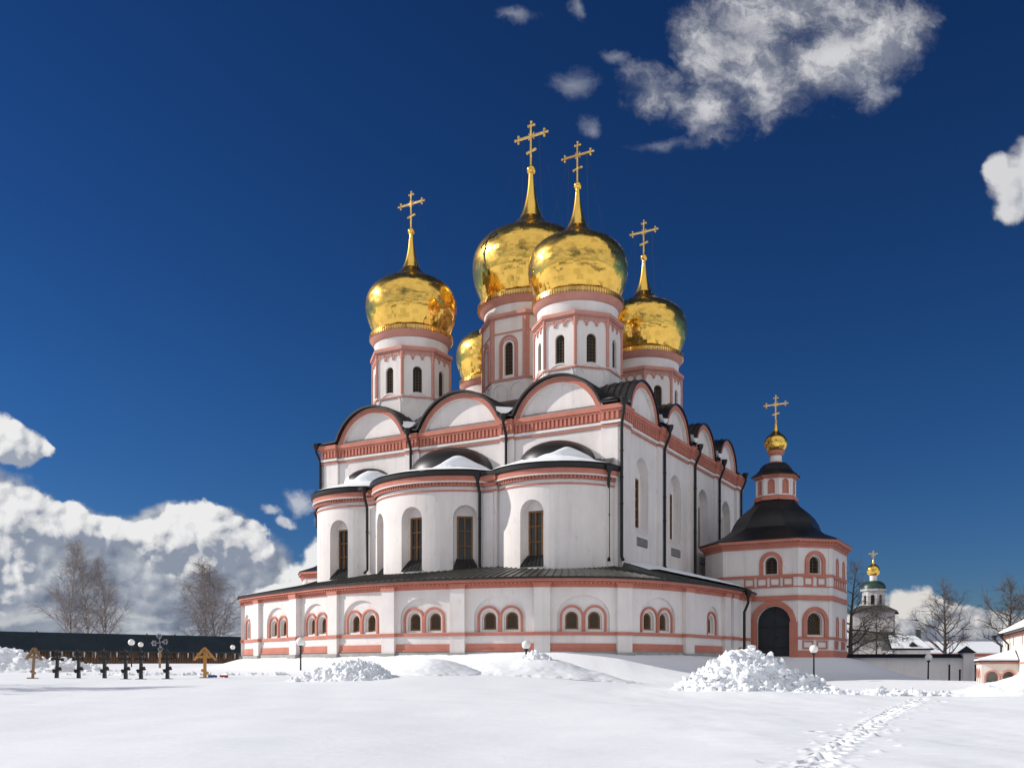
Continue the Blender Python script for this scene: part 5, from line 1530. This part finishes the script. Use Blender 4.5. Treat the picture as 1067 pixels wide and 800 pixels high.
# warped coordinate shared by the cumulus
def warped(vec, scale, amp, off):
    n = N_('ShaderNodeTexNoise'); n.inputs['Scale'].default_value = scale; n.inputs['Detail'].default_value = 7; n.inputs['Roughness'].default_value = .62
    Lk(vmath('ADD', vec, off), n.inputs['Vector'])
    return vmath('ADD', vec, vmath('MULTIPLY', vmath('SUBTRACT', n.outputs['Color'], (.5, .5, .5)), (amp, amp*.85, 0)))
PW = warped(P, 8, .060, (0, 0, 0))
PV = warped(P, 26, .022, (3, 1, 0))
def puff(vec):   # cauliflower field: rounded heads at several sizes
    v1 = math_('SUBTRACT', 1, vo(15, 0, vec)); v2 = math_('SUBTRACT', 1, vo(38, 0, vec)); v3 = math_('SUBTRACT', 1, vo(85, 0, vec))
    f = math_('ADD', math_('MULTIPLY', v1, .46), math_('MULTIPLY', v2, .34)); f = math_('ADD', f, math_('MULTIPLY', v3, .22))
    return math_('ADD', f, math_('MULTIPLY', nz(34, 6, .62, vec), .30))
S1, S2 = (-.006, .0065, 0), (-.022, .026, 0)
F0 = puff(PV); F1 = puff(vmath('ADD', PV, S1)); F2 = puff(vmath('ADD', PV, S2))
G1 = math_('SUBTRACT', F0, F1); G2 = math_('SUBTRACT', F0, F2); FC = math_('SUBTRACT', F0, .82)
PS = vmath('ADD', PW, S2)
def cumulus(lst, off, amp, lo, hi, white, mid, grey, bias=.45, gain=1.0, base=None, soft=1.0, form=.8):
    E0 = blobs(lst, PW); E2 = blobs(lst, PS)
    dens = math_('ADD', E0, math_('MULTIPLY', FC, amp))
    lit = math_('ADD', math_('MULTIPLY', G1, 2.7*gain), math_('MULTIPLY', G2, .75*gain))
    lit = math_('ADD', math_('ADD', lit, math_('MULTIPLY', math_('SUBTRACT', E0, E2), form)), bias)
    if base: lit = math_('ADD', lit, math_('MULTIPLY', math_('SUBTRACT', sm(sepP, *base), 1), .45))
    c = mixc(sm(lit, -.1, .5), grey, mid); c = mixc(sm(lit, .35, 1.05), c, white)
    return sm(dens, lo, hi), c
sp_ = N_('ShaderNodeSeparateXYZ'); Lk(PW, sp_.inputs[0]); sepP = sp_.outputs[1]
K = 10.0   # radiance is multiplied by the background strength of 0.1
col = skyc
def layer(col, a, c): return mixc(math_('MULTIPLY', a, ahead), col, c)
# dull distant bank
bank = [(60, 610, 150, 90), (180, 600, 130, 75), (250, 622, 56, 50), (-80, 590, 160, 115), (320, 645, 70, 26), (140, 655, 260, 50)]
a, c = cumulus(bank, (0, 0, 0), .35, -.02, .14, (.54*K, .57*K, .61*K), (.26*K, .30*K, .375*K), (.14*K, .18*K, .255*K), .36, .85)
st = nz(6, 9, .62, vmath('MULTIPLY', PW, (1, 5.5, 1)), 0, (2, 1, 0))
c = mixc(math_('MULTIPLY', sm(st, .46, .64), .75), c, (.36*K, .39*K, .45*K))
col = layer(col, a, c)
col = layer(col, math_('MULTIPLY', math_('MULTIPLY', sm(blobs([(250, 652, 130, 22), (120, 640, 60, 10), (20, 640, 60, 14)], PW), -.1, .5), sm(st, .40, .62)), .85), (.56*K, .58*K, .61*K))
# bright heaps in front
heap = [(5, 540, 52, 34), (-40, 570, 66, 80), (64, 542, 38, 24), (14, 585, 26, 34), (112, 548, 36, 20), (150, 556, 24, 18), (205, 550, 44, 24), (238, 566, 46, 26), (168, 572, 20, 18), (262, 566, 26, 24), (205, 588, 46, 12)]
a, c = cumulus(heap, (3, 1, 0), 1.35, .02, .20, (.84*K, .84*K, .84*K), (.60*K, .61*K, .64*K), (.26*K, .30*K, .38*K), .25, 1.8)
col = layer(col, a, c)
low = [(328, 612, 44, 32), (350, 590, 40, 36), (290, 624, 34, 16), (400, 570, 60, 60), (12, 466, 32, 24), (-10, 455, 34, 32), (34, 468, 15, 12)]
a, c = cumulus(low, (5, 2, 0), 1.25, .0, .24, (.84*K, .84*K, .84*K), (.62*K, .63*K, .66*K), (.33*K, .37*K, .45*K), .38, 1.7)
col = layer(col, a, c)
# horizon clouds to the north
nor = [(960, 644, 46, 30), (1000, 655, 56, 26), (930, 655, 40, 24), (1045, 655, 46, 18), (905, 652, 30, 28), (880, 660, 80, 22), (1090, 660, 60, 22)]
a, c = cumulus(nor, (8, 4, 0), 1.1, .0, .2, (.72*K, .69*K, .66*K), (.44*K, .45*K, .48*K), (.20*K, .225*K, .29*K), .42, 1.6, (.035, .075))
col = layer(col, a, c)
# edge cumulus upper right
edg = [(1068, 195, 42, 40), (1042, 178, 18, 22), (1085, 170, 40, 40), (1052, 220, 22, 18)]
a, c = cumulus(edg, (11, 2, 0), 1.1, .0, .45, (.66*K, .66*K, .68*K), (.50*K, .52*K, .56*K), (.30*K, .33*K, .39*K), .6, 1.2)
col = layer(col, a, c)
# ragged high cloud
wis = [(685, 96, 40, 36), (742, 112, 60, 44), (790, 78, 90, 58), (865, 62, 90, 56), (920, 40, 62, 62), (840, 5, 130, 46), (735, 50, 36, 60)]
WH = warped(P, 5, .10, (6, 1, 0))
wp2 = nz(9, 12, .66, WH, .0, (1, 7, 0)); wp3 = nz(9, 12, .66, WH, .0, (1 - .016, 7 + .018, 0)); wp = nz(4.5, 10, .7, WH, .0, (4, 4, 0))
E = blobs(wis, WH)
dn = math_('ADD', E, math_('ADD', math_('MULTIPLY', math_('SUBTRACT', wp, .44), 1.7), math_('MULTIPLY', math_('SUBTRACT', wp2, .50), 2.4)))
shd = sm(math_('ADD', math_('MULTIPLY', math_('SUBTRACT', wp2, wp3), 2.2), math_('MULTIPLY', wp2, .9)), .22, .72)
col = layer(col, math_('MULTIPLY', sm(dn, -.05, 1.1), .96), mixc(shd, (.25*K, .27*K, .33*K), (.66*K, .66*K, .68*K)))
pf = [(320, 518, 24, 20), (286, 529, 20, 9), (344, 542, 18, 20), (305, 540, 16, 10)]
Ep = blobs(pf, WH)
col = layer(col, math_('MULTIPLY', sm(math_('ADD', Ep, math_('MULTIPLY', math_('SUBTRACT', wp2, .50), 2.4)), .0, .6), .93), mixc(shd, (.50*K, .53*K, .60*K), (.82*K, .82*K, .83*K)))
sw = [(598, 92, 32, 22), (614, 135, 16, 14), (612, 8, 10, 24), (545, 25, 34, 12), (640, 60, 20, 12), (690, 155, 50, 12), (930, 95, 40, 20)]
E = blobs(sw, WH)
dn = math_('ADD', E, math_('MULTIPLY', math_('SUBTRACT', wp2, .56), 3.0))
col = layer(col, math_('MULTIPLY', sm(dn, .0, 1.2), .6), (.38*K, .41*K, .48*K))
# scattered cumulus in the half of the sky behind the photographer (mirrored in the gilding)
dz = math_('MAXIMUM', sep.outputs[2], .06)
S_ = N_('ShaderNodeCombineXYZ'); Lk(math_('DIVIDE', sep.outputs[0], dz), S_.inputs[0]); Lk(math_('DIVIDE', sep.outputs[1], dz), S_.inputs[1])
bn = nz(.55, 8, .6, S_.outputs[0], .3); behind = sm(sep.outputs[1], -.02, -.25)
cov = math_('MULTIPLY', math_('MULTIPLY', sm(bn, .37, .53), behind), sm(sep.outputs[2], 0.0, .08))
col = mixc(cov, col, (.72*K, .73*K, .75*K))
bg = N_('ShaderNodeBackground'); bg.inputs['Strength'].default_value = .1; Lk(col, bg.inputs[0])
ow = N_('ShaderNodeOutputWorld'); Lk(bg.outputs[0], ow.inputs[0])
w.cycles.sampling_method = 'MANUAL'; w.cycles.sample_map_resolution = 512

cam = bpy.data.cameras.new('camera'); co_ = bpy.data.objects.new('camera', cam); COL.objects.link(co_)
cam.sensor_width = 36; cam.sensor_fit = 'HORIZONTAL'; cam.lens = 36*F/1067
co_.location = (0, 0, EYE); co_.rotation_euler = (R(90), 0, 0)
cam.shift_y = 297/1067; cam.clip_start = .1; cam.clip_end = 6000
scene.camera = co_
scene.view_settings.view_transform = 'Standard'; scene.view_settings.look = 'None'; scene.view_settings.exposure = 0.0; scene.view_settings.gamma = 1
scene.view_settings.use_curve_mapping = False
scene.cycles.use_denoising = True
scene.cycles.max_bounces = 6; scene.cycles.diffuse_bounces = 3; scene.cycles.glossy_bounces = 3
